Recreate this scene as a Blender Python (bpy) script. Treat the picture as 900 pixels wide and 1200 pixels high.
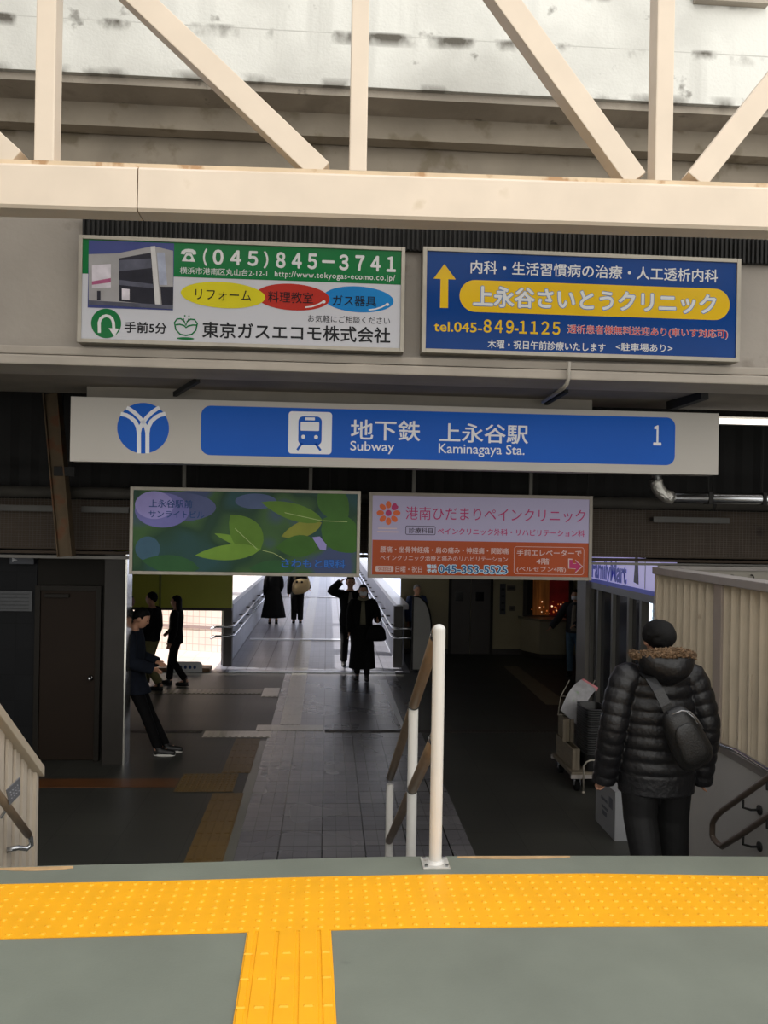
import bpy, bmesh, math, random
from mathutils import Vector, Matrix, Euler, noise as mnoise
random.seed(7)
for o in list(bpy.data.objects):
    bpy.data.objects.remove(o)
SC = bpy.context.scene
COL = SC.collection

# ------------------------------------------------------------------ camera, sky, sun, exposure
EYE = Vector((0, 0, 1.55)); FPX = 1000.0; PX, PY = 450.0, 612.0
YAW, ROLL = 0.066, 0.0172
CAMROT = (Matrix.Rotation(-YAW, 3, 'Z') @ Matrix.Rotation(math.pi/2, 3, 'X') @ Matrix.Rotation(ROLL, 3, 'Z'))
cd = bpy.data.cameras.new('camera'); cam = bpy.data.objects.new('camera', cd); COL.objects.link(cam)
cd.sensor_fit = 'AUTO'; cd.sensor_width = 36; cd.lens = 36*FPX/1200; cd.shift_y = (PY-600)/1200
cd.clip_end = 500
cam.matrix_world = Matrix.Translation(EYE) @ CAMROT.to_4x4()
SC.camera = cam
SC.view_settings.view_transform = 'Standard'; SC.view_settings.look = 'None'
SC.view_settings.gamma = 1; SC.view_settings.use_curve_mapping = False
SC.view_settings.exposure = 0.0
SC.cycles.use_adaptive_sampling = False; SC.cycles.sample_clamp_indirect = 3; SC.cycles.caustics_reflective = False; SC.cycles.caustics_refractive = False; SC.cycles.blur_glossy = 1.0; SC.cycles.denoising_prefilter = 'ACCURATE'
wd = bpy.data.worlds.new('sky'); SC.world = wd; wd.use_nodes = True
bg = wd.node_tree.nodes['Background']; bg.inputs[1].default_value = 2.1
_wn = wd.node_tree.nodes; _wl = wd.node_tree.links      # overcast sky: warm white behind the camera, bluer beyond the viaduct
_tc = _wn.new('ShaderNodeTexCoord'); _sp = _wn.new('ShaderNodeSeparateXYZ'); _mr = _wn.new('ShaderNodeMapRange'); _mx = _wn.new('ShaderNodeMixRGB')
_wl.new(_tc.outputs['Generated'], _sp.inputs[0]); _mr.inputs[1].default_value = -.4; _mr.inputs[2].default_value = .5
_wl.new(_sp.outputs[1], _mr.inputs[0]); _wl.new(_mr.outputs[0], _mx.inputs[0])
_mx.inputs[1].default_value = (1.0, .975, .925, 1); _mx.inputs[2].default_value = (.74, .80, 1.0, 1)
_wl.new(_mx.outputs[0], bg.inputs[0])
sl = bpy.data.lights.new('sun', 'SUN'); so = bpy.data.objects.new('sun', sl); COL.objects.link(so)
sl.energy = 9.0; sl.color = (1, 0.95, 0.88); sl.angle = 0.01
SUNDIR = Vector((-0.85, 0.10, 0.50)).normalized()
so.rotation_euler = SUNDIR.to_track_quat('Z', 'Y').to_euler(); so.location = (-20, 20, 40)

def ray(px, py):
    return CAMROT @ Vector(((px-PX)/FPX, (PY-py)/FPX, -1))
def at(px, py, X=None, Y=None, Z=None):
    d = ray(px, py)
    if Y is not None: t = Y/d.y
    elif X is not None: t = X/d.x
    else: t = (Z-EYE.z)/d.z
    return EYE + d*t

# ------------------------------------------------------------------ materials
def lin(c):
    if isinstance(c, str):
        c = c.lstrip('#'); c = [int(c[i:i+2], 16)/255 for i in (0, 2, 4)]
    return tuple(x/12.92 if x <= .04045 else ((x+.055)/1.055)**2.4 for x in c)
MATS = {}
def mat(name, col, rough=.6, metal=0.0, var=.12, scale=6.0, bump=0.0, bscale=60.0, emit=0.0, emitcol=None, stretch=(1, 1, 1), spec=.5, trans=0.0, rust=None, rustamt=.62, rscale=4.0):
    if name in MATS: return MATS[name]
    m = bpy.data.materials.new(name); m.use_nodes = True; MATS[name] = m
    nt = m.node_tree; N = nt.nodes; L = nt.links; b = N['Principled BSDF']
    c = lin(col)
    tc = N.new('ShaderNodeTexCoord'); mp = N.new('ShaderNodeMapping'); mp.inputs['Scale'].default_value = stretch
    L.new(tc.outputs['Object'], mp.inputs['Vector'])
    nz = N.new('ShaderNodeTexNoise'); nz.inputs['Scale'].default_value = scale; nz.inputs['Detail'].default_value = 5
    L.new(mp.outputs[0], nz.inputs['Vector'])
    rp = N.new('ShaderNodeValToRGB')
    rp.color_ramp.elements[0].position = .3; rp.color_ramp.elements[1].position = .7
    rp.color_ramp.elements[0].color = (*[x*(1-var) for x in c], 1)
    rp.color_ramp.elements[1].color = (*[min(1, x*(1+var)) for x in c], 1)
    L.new(nz.outputs['Fac'], rp.inputs[0])
    out = rp.outputs[0]
    if rust:
        n2 = N.new('ShaderNodeTexNoise'); n2.inputs['Scale'].default_value = rscale; n2.inputs['Detail'].default_value = 8
        L.new(mp.outputs[0], n2.inputs['Vector'])
        r2 = N.new('ShaderNodeValToRGB'); r2.color_ramp.elements[0].position = rustamt; r2.color_ramp.elements[1].position = rustamt+.08
        L.new(n2.outputs['Fac'], r2.inputs[0])
        mx = N.new('ShaderNodeMixRGB'); mx.inputs[2].default_value = (*lin(rust), 1)
        L.new(r2.outputs[0], mx.inputs[0]); L.new(out, mx.inputs[1]); out = mx.outputs[0]
    L.new(out, b.inputs['Base Color'])
    b.inputs['Roughness'].default_value = rough; b.inputs['Metallic'].default_value = metal
    b.inputs['Specular IOR Level'].default_value = spec
    if trans: b.inputs['Transmission Weight'].default_value = trans
    if emit:
        if emitcol: b.inputs['Emission Color'].default_value = (*lin(emitcol), 1)
        else: L.new(out, b.inputs['Emission Color'])
        b.inputs['Emission Strength'].default_value = emit
    if bump:
        bn = N.new('ShaderNodeTexNoise'); bn.inputs['Scale'].default_value = bscale; bn.inputs['Detail'].default_value = 4
        L.new(mp.outputs[0], bn.inputs['Vector'])
        bp = N.new('ShaderNodeBump'); bp.inputs['Strength'].default_value = bump; bp.inputs['Distance'].default_value = .02
        L.new(bn.outputs['Fac'], bp.inputs['Height']); L.new(bp.outputs[0], b.inputs['Normal'])
    return m

def tiles(name, c1, c2, mortar, w, h, rough=.35, axes='xy', msize=.004, offset=0.0, var=.15, emit=0, fine=None, spec=.5):
    m = bpy.data.materials.new(name); m.use_nodes = True; MATS[name] = m
    nt = m.node_tree; N = nt.nodes; L = nt.links; b = N['Principled BSDF']
    tc = N.new('ShaderNodeTexCoord'); sep = N.new('ShaderNodeSeparateXYZ'); cb = N.new('ShaderNodeCombineXYZ')
    L.new(tc.outputs['Object'], sep.inputs[0])
    ids = {'x': 0, 'y': 1, 'z': 2}
    L.new(sep.outputs[ids[axes[0]]], cb.inputs[0]); L.new(sep.outputs[ids[axes[1]]], cb.inputs[1])
    br = N.new('ShaderNodeTexBrick'); br.offset = offset; br.squash = 1
    br.inputs['Scale'].default_value = 1; br.inputs['Brick Width'].default_value = w; br.inputs['Row Height'].default_value = h
    br.inputs['Mortar Size'].default_value = msize; br.inputs['Mortar Smooth'].default_value = .2; br.inputs['Bias'].default_value = 0
    br.inputs['Color1'].default_value = (*lin(c1), 1); br.inputs['Color2'].default_value = (*lin(c2), 1); br.inputs['Mortar'].default_value = (*lin(mortar), 1)
    L.new(cb.outputs[0], br.inputs['Vector'])
    nz = N.new('ShaderNodeTexNoise'); nz.inputs['Scale'].default_value = 1.1; nz.inputs['Detail'].default_value = 1
    L.new(tc.outputs['Object'], nz.inputs['Vector'])
    mr = N.new('ShaderNodeMapRange'); mr.inputs[1].default_value = .0; mr.inputs[2].default_value = 1; mr.inputs[3].default_value = 1-var*2; mr.inputs[4].default_value = 1+var*2
    L.new(nz.outputs['Fac'], mr.inputs[0])
    mx = N.new('ShaderNodeMixRGB'); mx.blend_type = 'MULTIPLY'; mx.inputs[0].default_value = 1
    L.new(br.outputs['Color'], mx.inputs[1]); L.new(mr.outputs[0], mx.inputs[2])
    if fine:
        b2 = N.new('ShaderNodeTexBrick'); b2.offset = 0; b2.inputs['Scale'].default_value = 1; b2.inputs['Brick Width'].default_value = fine; b2.inputs['Row Height'].default_value = fine
        b2.inputs['Mortar Size'].default_value = .004; b2.inputs['Mortar Smooth'].default_value = .3
        b2.inputs['Color1'].default_value = (1, 1, 1, 1); b2.inputs['Color2'].default_value = (.9, .9, .9, 1); b2.inputs['Mortar'].default_value = (.62, .62, .62, 1)
        L.new(cb.outputs[0], b2.inputs['Vector'])
        m2 = N.new('ShaderNodeMixRGB'); m2.blend_type = 'MULTIPLY'; m2.inputs[0].default_value = 1
        L.new(mx.outputs[0], m2.inputs[1]); L.new(b2.outputs['Color'], m2.inputs[2]); mx = m2
    b.inputs['Specular IOR Level'].default_value = spec
    L.new(mx.outputs[0], b.inputs['Base Color'])
    r2 = N.new('ShaderNodeMapRange'); r2.inputs[1].default_value = .0; r2.inputs[2].default_value = 1; r2.inputs[3].default_value = rough*.9; r2.inputs[4].default_value = rough*1.12
    L.new(nz.outputs['Fac'], r2.inputs[0]); L.new(r2.outputs[0], b.inputs['Roughness'])
    if emit:
        L.new(mx.outputs[0], b.inputs['Emission Color']); b.inputs['Emission Strength'].default_value = emit
    return m

def stained_concrete(name, base, stain, joints, streak=.5, rough=.85):
    """weathered concrete: cloudy tone, vertical run-off streaks, black mould along the joints (heights in z)"""
    m = bpy.data.materials.new(name); m.use_nodes = True; MATS[name] = m
    nt = m.node_tree; N = nt.nodes; L = nt.links; b = N['Principled BSDF']
    tc = N.new('ShaderNodeTexCoord'); sep = N.new('ShaderNodeSeparateXYZ'); L.new(tc.outputs['Object'], sep.inputs[0])
    def noise(scale, sx=1, sy=1, sz=1, det=6):
        mp = N.new('ShaderNodeMapping'); mp.inputs['Scale'].default_value = (sx, sy, sz); L.new(tc.outputs['Object'], mp.inputs[0])
        n = N.new('ShaderNodeTexNoise'); n.inputs['Scale'].default_value = scale; n.inputs['Detail'].default_value = det
        L.new(mp.outputs[0], n.inputs['Vector']); return n.outputs['Fac']
    def mapr(v, a, c, lo, hi):
        r = N.new('ShaderNodeMapRange'); r.inputs[1].default_value = a; r.inputs[2].default_value = c; r.inputs[3].default_value = lo; r.inputs[4].default_value = hi
        L.new(v, r.inputs[0]); return r.outputs[0]
    def mth(op, a, c):
        q = N.new('ShaderNodeMath'); q.operation = op
        for i, v in enumerate((a, c)):
            if isinstance(v, (int, float)): q.inputs[i].default_value = v
            else: L.new(v, q.inputs[i])
        return q.outputs[0]
    tot = mth('MULTIPLY', mapr(noise(.55), .42, .75, 0, 1), .55)
    st = mth('MULTIPLY', mapr(noise(1.0, 3.2, 3.2, .18), .5, .78, 0, 1), streak)
    tot = mth('MAXIMUM', tot, st)
    spots = mth('MULTIPLY', mapr(noise(2.6), .66, .72, 0, 1), .7)
    tot = mth('MAXIMUM', tot, spots)
    for (jz, up, dn, amt) in joints:
        d = mth('SUBTRACT', sep.outputs[2], jz)
        band = mth('MULTIPLY', mapr(d, -dn, 0, 0, 1), mapr(d, 0, up, 1, 0))
        nn = mth('MULTIPLY', mapr(noise(1.3, 1.6, 1, 1.2, 8), .47, .62, 0, 1), amt)
        tot = mth('MAXIMUM', tot, mth('MULTIPLY', mth('POWER', band, .6), nn))
        line = mth('MULTIPLY', mapr(mth('ABSOLUTE', d, 0), 0, .012, 1, 0), .45)
        tot = mth('MAXIMUM', tot, line)
    mx = N.new('ShaderNodeMixRGB'); mx.inputs[1].default_value = (*lin(base), 1); mx.inputs[2].default_value = (*lin(stain), 1)
    L.new(tot, mx.inputs[0]); L.new(mx.outputs[0], b.inputs['Base Color'])
    b.inputs['Roughness'].default_value = rough
    bp = N.new('ShaderNodeBump'); bp.inputs['Strength'].default_value = .25; bp.inputs['Distance'].default_value = .02
    L.new(noise(30), bp.inputs['Height']); L.new(bp.outputs[0], b.inputs['Normal'])
    return m

# ------------------------------------------------------------------ mesh helpers
def wmat(o):
    m = o.matrix_basis.copy()
    while o.parent:
        o = o.parent; m = o.matrix_basis @ m
    return m
class G:
    def __init__(s): s.bm = bmesh.new()
    def box(s, lo, hi):
        x0, y0, z0 = lo; x1, y1, z1 = hi
        v = [s.bm.verts.new(p) for p in ((x0,y0,z0),(x1,y0,z0),(x1,y1,z0),(x0,y1,z0),(x0,y0,z1),(x1,y0,z1),(x1,y1,z1),(x0,y1,z1))]
        for f in ((0,3,2,1),(4,5,6,7),(0,1,5,4),(1,2,6,5),(2,3,7,6),(3,0,4,7)): s.bm.faces.new([v[i] for i in f])
        return s
    def mbox(s, M, size):
        n0 = len(s.bm.verts); hx, hy, hz = [a/2 for a in size]
        s.box((-hx,-hy,-hz), (hx,hy,hz)); s.bm.verts.ensure_lookup_table()
        for v in s.bm.verts[n0:]: v.co = M @ v.co
        return s
    def beam(s, p0, p1, w, h, up=(0,0,1)):
        p0 = Vector(p0); p1 = Vector(p1); d = (p1-p0); L = d.length; d.normalize()
        side = d.cross(Vector(up)).normalized(); u = side.cross(d).normalized()
        M = Matrix((side, d, u)).transposed().to_4x4(); M.translation = (p0+p1)/2
        return s.mbox(M, (w, L, h))
    def loft(s, rings, caps=True, closed=False):
        R = [[s.bm.verts.new(p) for p in r] for r in rings]; n = len(R[0])
        for a in range(len(R)-(0 if closed else 1)):
            A = R[a]; B = R[(a+1) % len(R)]
            for i in range(n):
                j = (i+1) % n; s.bm.faces.new((A[i], A[j], B[j], B[i]))
        if caps and not closed:
            s.bm.faces.new(R[0][::-1]); s.bm.faces.new(R[-1])
        return s
    def tube(s, pts, r, seg=12, closed=False, caps=True):
        pts = [Vector(p) for p in pts]; n = len(pts)
        if not isinstance(r, (list, tuple)): r = [r]*n
        rings = []; prev = None
        for i, p in enumerate(pts):
            if closed: t = (pts[(i+1) % n]-pts[i-1]).normalized()
            elif i == 0: t = (pts[1]-p).normalized()
            elif i == n-1: t = (p-pts[i-1]).normalized()
            else: t = ((pts[i+1]-p).normalized()+(p-pts[i-1]).normalized()).normalized()
            if prev is None:
                a = Vector((0,0,1)) if abs(t.z) < .9 else Vector((0,1,0))
                nx = t.cross(a).normalized()
            else:
                nx = (prev - t*prev.dot(t)).normalized()
            prev = nx; ny = t.cross(nx)
            rings.append([p + (nx*math.cos(2*math.pi*k/seg)+ny*math.sin(2*math.pi*k/seg))*r[i] for k in range(seg)])
        return s.loft(rings, caps, closed)
    def prism(s, pts, off):
        off = Vector(off); a = [s.bm.verts.new(Vector(p)) for p in pts]; b = [s.bm.verts.new(Vector(p)+off) for p in pts]
        n = len(a); s.bm.faces.new(a); s.bm.faces.new(b[::-1])
        for i in range(n): s.bm.faces.new((a[i], b[i], b[(i+1) % n], a[(i+1) % n]))
        return s
    def ell(s, c, r, M=None, u=16, v=10):
        rr = [Vector((0,0,0))]
        c = Vector(c); rings = []
        for i in range(1, v):
            th = math.pi*i/v
            ring = []
            for k in range(u):
                ph = 2*math.pi*k/u
                p = Vector((r[0]*math.sin(th)*math.cos(ph), r[1]*math.sin(th)*math.sin(ph), -r[2]*math.cos(th)))
                if M is not None: p = M @ p
                ring.append(c+p)
            rings.append(ring)
        return s.loft(rings)
    def warp(s, f):
        for v in s.bm.verts: v.co = f(v.co)
        return s
    def build(s, name, m, parent=None, smooth=False, bevel=0.0, origin=None, world=True, **props):
        bmesh.ops.recalc_face_normals(s.bm, faces=s.bm.faces)
        if bevel:
            es = [e for e in s.bm.edges if len(e.link_faces) == 2 and e.calc_face_angle(0) > .5]
            bmesh.ops.bevel(s.bm, geom=es, offset=bevel, segments=2, affect='EDGES', profile=.6, clamp_overlap=True)
        me = bpy.data.meshes.new(name); s.bm.to_mesh(me); s.bm.free()
        return link(name, me, m, parent, smooth, origin, world, **props)
def link(name, me, m, parent=None, smooth=False, origin=None, world=True, **props):
    o = bpy.data.objects.new(name, me); COL.objects.link(o)
    me.materials.clear(); me.materials.append(m)
    if parent is not None:
        o.parent = parent
        if world: me.transform(wmat(parent).inverted())
    elif origin is not None and world:
        if origin == 'base':
            xs = [v.co for v in me.vertices]
            origin = Vector(((min(v.x for v in xs)+max(v.x for v in xs))/2, (min(v.y for v in xs)+max(v.y for v in xs))/2, min(v.z for v in xs)))
        me.transform(Matrix.Translation(-Vector(origin))); o.location = origin
    if smooth:
        for p in me.polygons: p.use_smooth = True
    for k, v in props.items(): o[k] = v
    return o
def struct(g, name, m, **kw):
    return g.build(name, m, kind='structure', **kw)
def thing(name, label, cat, loc=(0,0,0), rz=0.0, group=None):
    o = bpy.data.objects.new(name, None); COL.objects.link(o); o.empty_display_size = .1
    o.location = loc; o.rotation_euler = (0,0,rz); o['label'] = label; o['category'] = cat
    if group: o['group'] = group
    return o
def tag(o, label, cat, group=None):
    o['label'] = label; o['category'] = cat
    if group: o['group'] = group
    return o
def copytree(o, loc, label=None, rz=None):
    r = o.copy(); COL.objects.link(r); r.location = loc
    if rz is not None: r.rotation_euler = (0,0,rz)
    if label: r['label'] = label
    for ch in list(o.children):
        c = ch.copy(); COL.objects.link(c); c.parent = r
        for g2 in ch.children:
            d = g2.copy(); COL.objects.link(d); d.parent = c
    return r
def remeshed(g, voxel, smooth=4):
    me = bpy.data.meshes.new('tmp'); bmesh.ops.recalc_face_normals(g.bm, faces=g.bm.faces); g.bm.to_mesh(me); g.bm.free()
    o = bpy.data.objects.new('tmp', me); COL.objects.link(o)
    r = o.modifiers.new('r', 'REMESH'); r.mode = 'VOXEL'; r.voxel_size = voxel
    if smooth:
        sm = o.modifiers.new('s', 'SMOOTH'); sm.factor = .5; sm.iterations = smooth
    bpy.context.view_layer.update()
    out = bpy.data.meshes.new_from_object(o.evaluated_get(bpy.context.evaluated_depsgraph_get()))
    bpy.data.objects.remove(o); bpy.data.meshes.remove(me)
    return out

ZF = -1.30      # lower concourse floor (landing is z = 0)

# ------------------------------------------------------------------ palette
M_land = mat('grey_green_floor_paint', '#71766a', rough=.6, var=.10, scale=2.2, bump=.08, bscale=90, rust='#4a4d48', rustamt=.69, rscale=2.6)
M_riser = mat('worn_concrete_step', '#6b6a64', rough=.8, var=.15, scale=8)
M_wear = mat('worn_beige_nosing', '#b5946a', rough=.7, var=.2, scale=12)
M_yellow = mat('yellow_tactile_rubber', '#f2ab12', rough=.45, var=.06, scale=5, rust='#b9802a', rustamt=.73, rscale=7)
M_beige = mat('beige_truss_paint', '#d9c9b6', rough=.45, var=.05, scale=3, rust='#cdbba2', rustamt=.70, rscale=3.0)
M_rust = mat('rust', '#9a6236', rough=.9, var=.4, scale=20)
M_white = mat('white_sign_face', '#d9d7d2', rough=.3, var=.02, scale=3, emit=.10)
M_alum = mat('aluminium_frame', '#918b80', rough=.4, metal=.35, var=.08, scale=8)
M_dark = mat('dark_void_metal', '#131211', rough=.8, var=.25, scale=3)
M_steel = mat('stainless_steel', '#b9bcc0', rough=.25, metal=1, var=.05, scale=8)
M_railw = mat('white_painted_pole', '#cfcdc8', rough=.4, var=.04, scale=6, rust='#a08a70', rustamt=.68, rscale=9)
M_railb = mat('brown_rail_cover', '#7d6a54', rough=.45, var=.12, scale=9)
M_fence = mat('cream_fence_paint', '#b5a893', rough=.55, var=.10, scale=4, rust='#6e5c45', rustamt=.70, rscale=5)
M_cap = mat('grey_fence_cap', '#8a8480', rough=.5, var=.08, scale=6)
M_skin = mat('skin', '#b98a70', rough=.55, var=.06, scale=14)
M_hair = mat('black_hair', '#060505', spec=.2, rough=.7, var=.3, scale=60, bump=.4, bscale=180)
M_black = mat('black_cloth', '#0a0a0b', spec=.15, rough=.9, var=.2, scale=14)
M_black2 = mat('charcoal_cloth', '#101012', spec=.15, rough=.9, var=.2, scale=14)
M_navy = mat('navy_cloth', '#10151f', spec=.2, rough=.9, var=.2, scale=14)

# ------------------------------------------------------------------ large structure
def poly_on(pxs, z):  return [at(x, y, Z=z) for x, y in pxs]
nose_px = [(-260,1025),(-120,1019.5),(0,1016),(125,1013),(250,1010),(350,1006.5),(450,1004),(560,1003),(668,1002.8),(780,1003),(900,1004),(1030,1007),(1200,1012)]
nose = poly_on(nose_px, 0)
g = G()
pts = [(-9, nose[0].y, 0)] + [tuple(p) for p in nose] + [(9, nose[-1].y, 0), (9, -7, 0), (-9, -7, 0)]
g.prism(pts, (0, 0, -.18)); struct(g, 'floor_landing', M_land)
# worn strip of bare nosing paint
def nosing_strip(x0, x1, y0, dep, name, label):
    g = G(); n = 10; a = []; b = []
    for i in range(n+1):
        x = x0+(x1-x0)*i/n
        yy = None
        for (p, q) in zip(nose_px, nose_px[1:]):
            if p[0] <= x <= q[0]: yy = p[1]+(q[1]-p[1])*(x-p[0])/(q[0]-p[0])
        a.append(at(x, yy+y0, Z=.0)); b.append(at(x, yy+y0+dep*math.sin(math.pi*(i+.6)/(n+1.2))**.4, Z=.0))
    g.prism([p+Vector((0,0,.0025)) for p in a+b[::-1]], (0,0,-.002))
    return tag(g.build(name, M_wear, origin='base'), label, 'nosing wear')
nosing_strip(536, 668, .8, 3.2, 'worn_nosing_patch', 'thin orange worn patch on the step edge right of the white post')
nosing_strip(0, 86, 1.5, 4.2, 'worn_nosing_patch', 'beige worn patch on the step edge beside the left stair fence')
RIS, TRD = .1625, .30
g = G()
ny = nose[6].y
for k in range(1, 8):
    y0 = ny+TRD*(k-1)
    g.box((-1.68, y0+(-.25 if k == 1 else 0), -RIS*k-.12), (2.70, y0+TRD, -RIS*k))
    g.box((-1.68, y0+(-.25 if k == 1 else 0), ZF), (2.70, y0+TRD, -RIS*k-.12))
struct(g, 'floor_staircase', M_riser)
# lower concourse
M_floor = tiles('dark_concourse_tile', '#31312e', '#383834', '#232320', .6, .6, rough=.46, spec=.35)
M_band = tiles('grey_concourse_paver', '#6b696c', '#5c5b60', '#262624', .375, .375, rough=.27, msize=.007, fine=.125)
g = G(); g.box((-9, 3.7, ZF-.2), (9, 16.15, ZF)); struct(g, 'floor', M_floor)
xb0, xb1 = at(276, 1000, Z=ZF).x, at(556, 1000, Z=ZF).x
yend = at(370, 788, Z=ZF).y
g = G(); g.box((xb0, 6.1, ZF), (xb1, yend, ZF+.002)); struct(g, 'floor_paver_band', M_band)
M_lstrip = mat('pale_border_tile', '#5a5a53', rough=.35, var=.1, scale=3)
g = G(); g.box((xb0-.10, 6.1, ZF), (xb0-.003, at(300, 868, Z=ZF).y, ZF+.002)); struct(g, 'floor_border_strip', M_lstrip)
# viaduct
YV = 9.5
zl = at(450, 103, Y=YV).z
zj = at(450, 42, Y=YV).z
M_via = stained_concrete('weathered_white_concrete', '#dcdcd6', '#5a564e', [(zj, .04, .13, 1.25), (zl+.0, .10, .02, .8), (zj+.62, .05, .12, 1.0)], streak=.30)
M_via2 = stained_concrete('stained_ledge_concrete', '#a89f92', '#332e29', [(zl+.0, .02, .20, .42)], streak=.34)
M_via3 = mat('brown_soffit_concrete', '#8f8678', rough=.85, var=.14, scale=1.6, bump=.1, bscale=20, rust='#7d7362', rustamt=.56, rscale=2.6)
M_via4 = mat('patched_girder_paint', '#a5a1a2', rough=.8, var=.10, scale=.9, rust='#9a947f', rustamt=.56, rscale=.8, stretch=(1,1,.4))
zk = at(450, 126, Y=9.78).z
zm = at(450, 160, Y=10.1).z
g = G(); g.box((-26, YV, zl), (18, YV+.25, 13.5)); struct(g, 'wall_viaduct', M_via)
g = G(); g.box((-26, YV+.06, zk), (18, YV+.5, zl)); struct(g, 'trim_viaduct_ledge', M_via2)
g = G(); g.box((-26, YV+.49, zl-.35), (18, 10.2, zl+.05)); struct(g, 'trim_viaduct_soffit', M_via3)
g = G(); g.box((-26, 10.1, zm), (18, 10.5, zl+.3)); struct(g, 'wall_viaduct_girder', M_via4)
g = G(); g.box((-26, 10.25, zm-1.4), (18, 15.6, zm)); struct(g, 'ceiling_viaduct', M_via3)
g = G(); g.box((-26, YV+.25, 13.2), (18, 15.6, 13.5)); struct(g, 'roof_viaduct_deck', M_via3)
# a short scupper ledge near the right top of the viaduct wall
p0 = at(812, 2, Y=YV); p1 = at(897, 6, Y=YV)
g = G(); g.box((p0.x, YV-.10, p0.z-.03), (p1.x, YV-.002, p0.z+.05)); struct(g, 'trim_drip_ledge', M_via2)
# facade beam of the passage
YF = 6.8
M_fac = mat('grey_beige_facade', '#8f8880', rough=.75, var=.10, scale=1.3, bump=.10, bscale=25, rust='#6b6259', rustamt=.64, rscale=2.0)
M_sof = mat('soffit_concrete', '#736b61', rough=.85, var=.18, scale=2.0, bump=.1, bscale=25)
zs = at(450, 441, Y=YF).z
z1 = at(450, 418, Y=YF).z
z2 = at(450, 430, Y=YF).z
g = G(); g.box((-9, YF+.02, z1), (9, YF+.4, 4.25)); struct(g, 'wall_facade', M_fac)
M_fac2 = mat('grey_facade_lip', '#9a9288', rough=.7, var=.12, scale=2.5)
g = G(); g.box((-9, YF-.05, z2+.012), (9, YF+.4, z1-.004)); g.box((-9, YF-.10, zs), (9, YF+.4, z2)); struct(g, 'trim_facade_lip', M_fac2, bevel=.012)
g = G(); g.box((-9, YF+.3, zs+.02), (9, 8.35, zs+.16)); struct(g, 'ceiling_soffit', M_sof)
g = G(); g.box((-9, YF+.4, 4.0), (9, 10.4, 4.12)); struct(g, 'roof_passage', M_sof)
# cavity behind the signs: corrugated back sheet
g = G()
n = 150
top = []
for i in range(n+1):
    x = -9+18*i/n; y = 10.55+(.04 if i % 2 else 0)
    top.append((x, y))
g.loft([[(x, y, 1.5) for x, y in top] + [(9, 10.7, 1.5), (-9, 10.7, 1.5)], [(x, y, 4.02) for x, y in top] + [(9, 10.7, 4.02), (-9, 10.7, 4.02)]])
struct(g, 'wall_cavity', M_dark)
# ceilings and walls of the concourse
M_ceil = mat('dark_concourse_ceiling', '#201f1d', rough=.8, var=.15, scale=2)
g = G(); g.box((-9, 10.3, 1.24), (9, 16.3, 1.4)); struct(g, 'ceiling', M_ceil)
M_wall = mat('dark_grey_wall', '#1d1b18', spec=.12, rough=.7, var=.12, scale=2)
M_wallg = tiles('slate_wall_tile', '#191a1c', '#161719', '#101112', .6, .3, axes='xz', rough=.6, spec=.12)
YW = 10.2
xcol0, xcol1 = at(119, 800, Y=YW-.25).x, at(146, 800, Y=YW-.25).x
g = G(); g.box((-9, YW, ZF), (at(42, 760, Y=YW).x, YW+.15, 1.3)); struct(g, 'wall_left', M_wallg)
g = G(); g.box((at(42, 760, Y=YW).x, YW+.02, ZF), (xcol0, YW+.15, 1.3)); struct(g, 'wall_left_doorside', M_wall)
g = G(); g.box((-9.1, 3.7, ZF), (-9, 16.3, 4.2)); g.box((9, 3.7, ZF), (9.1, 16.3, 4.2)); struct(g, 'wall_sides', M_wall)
M_pil = mat('grey_steel_column', '#2b2825', spec=.2, rough=.45, metal=.0, var=.1, scale=3)
col = thing('steel_pillar', 'grey steel clad pillar with bright corner edge at the left door wall', 'pillar', ((xcol0+xcol1)/2, YW-.05, ZF))
g = G(); g.box((xcol0, YW-.2, ZF), (xcol1-.02, YW+.05, 1.16)); g.build('shaft', M_pil, col, bevel=.006)
g = G(); g.box((xcol1-.02, YW-.205, ZF), (xcol1, YW+.05, 1.16)); g.build('corner_guard', mat('polished_edge', '#c9c7c0', rough=.2, metal=.9, var=.05, scale=4), col)
# door
def R4(xa, ya, xb, yb, Y):
    a = at(xa, ya, Y=Y); b = at(xb, yb, Y=Y); return a.x, a.z, b.x, b.z
M_door = mat('brown_grey_door', '#231b15', spec=.12, rough=.6, var=.06, scale=2)
M_dfr = mat('door_frame_metal', '#1e1b17', spec=.15, rough=.55, metal=.0, var=.08, scale=4)
x0 = at(47, 790, Y=YW).x; x1 = at(112, 790, Y=YW).x; zt = at(80, 692, Y=YW).z
dr = thing('door_1', 'dull brown service door beside the grey pillar', 'door', ((x0+x1)/2, YW, ZF)); dr['kind'] = 'structure'
g = G(); g.box((x0, YW-.02, ZF+.01), (x1, YW+.02, zt)); g.build('door_leaf', M_door, dr, bevel=.004)
g = G(); g.box((x0-.06, YW-.045, ZF), (x0, YW+.02, zt+.06)); g.box((x1, YW-.045, ZF), (x1+.06, YW+.02, zt+.06)); g.box((x0, YW-.045, zt), (x1, YW+.02, zt+.06)); g.build('door_frame', M_dfr, dr, bevel=.004)
kp = at(107, 794, Y=YW)
g = G(); g.ell(kp+Vector((0,-.07,0)), (.028,.025,.028)); g.tube([kp+Vector((0,-.06,0)), kp+Vector((0,-.01,0))], .012); g.tube([kp+Vector((0,-.03,0)), kp+Vector((0,-.02,0))], .032); g.build('door_knob', M_steel, dr, smooth=True)
kh = at(66, 697, Y=YW)
g = G(); g.box((kh.x-.12, YW-.06, kh.z-.03), (kh.x+.16, YW-.02, kh.z+.015)); g.build('door_closer', M_dfr, dr, bevel=.005)
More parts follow.
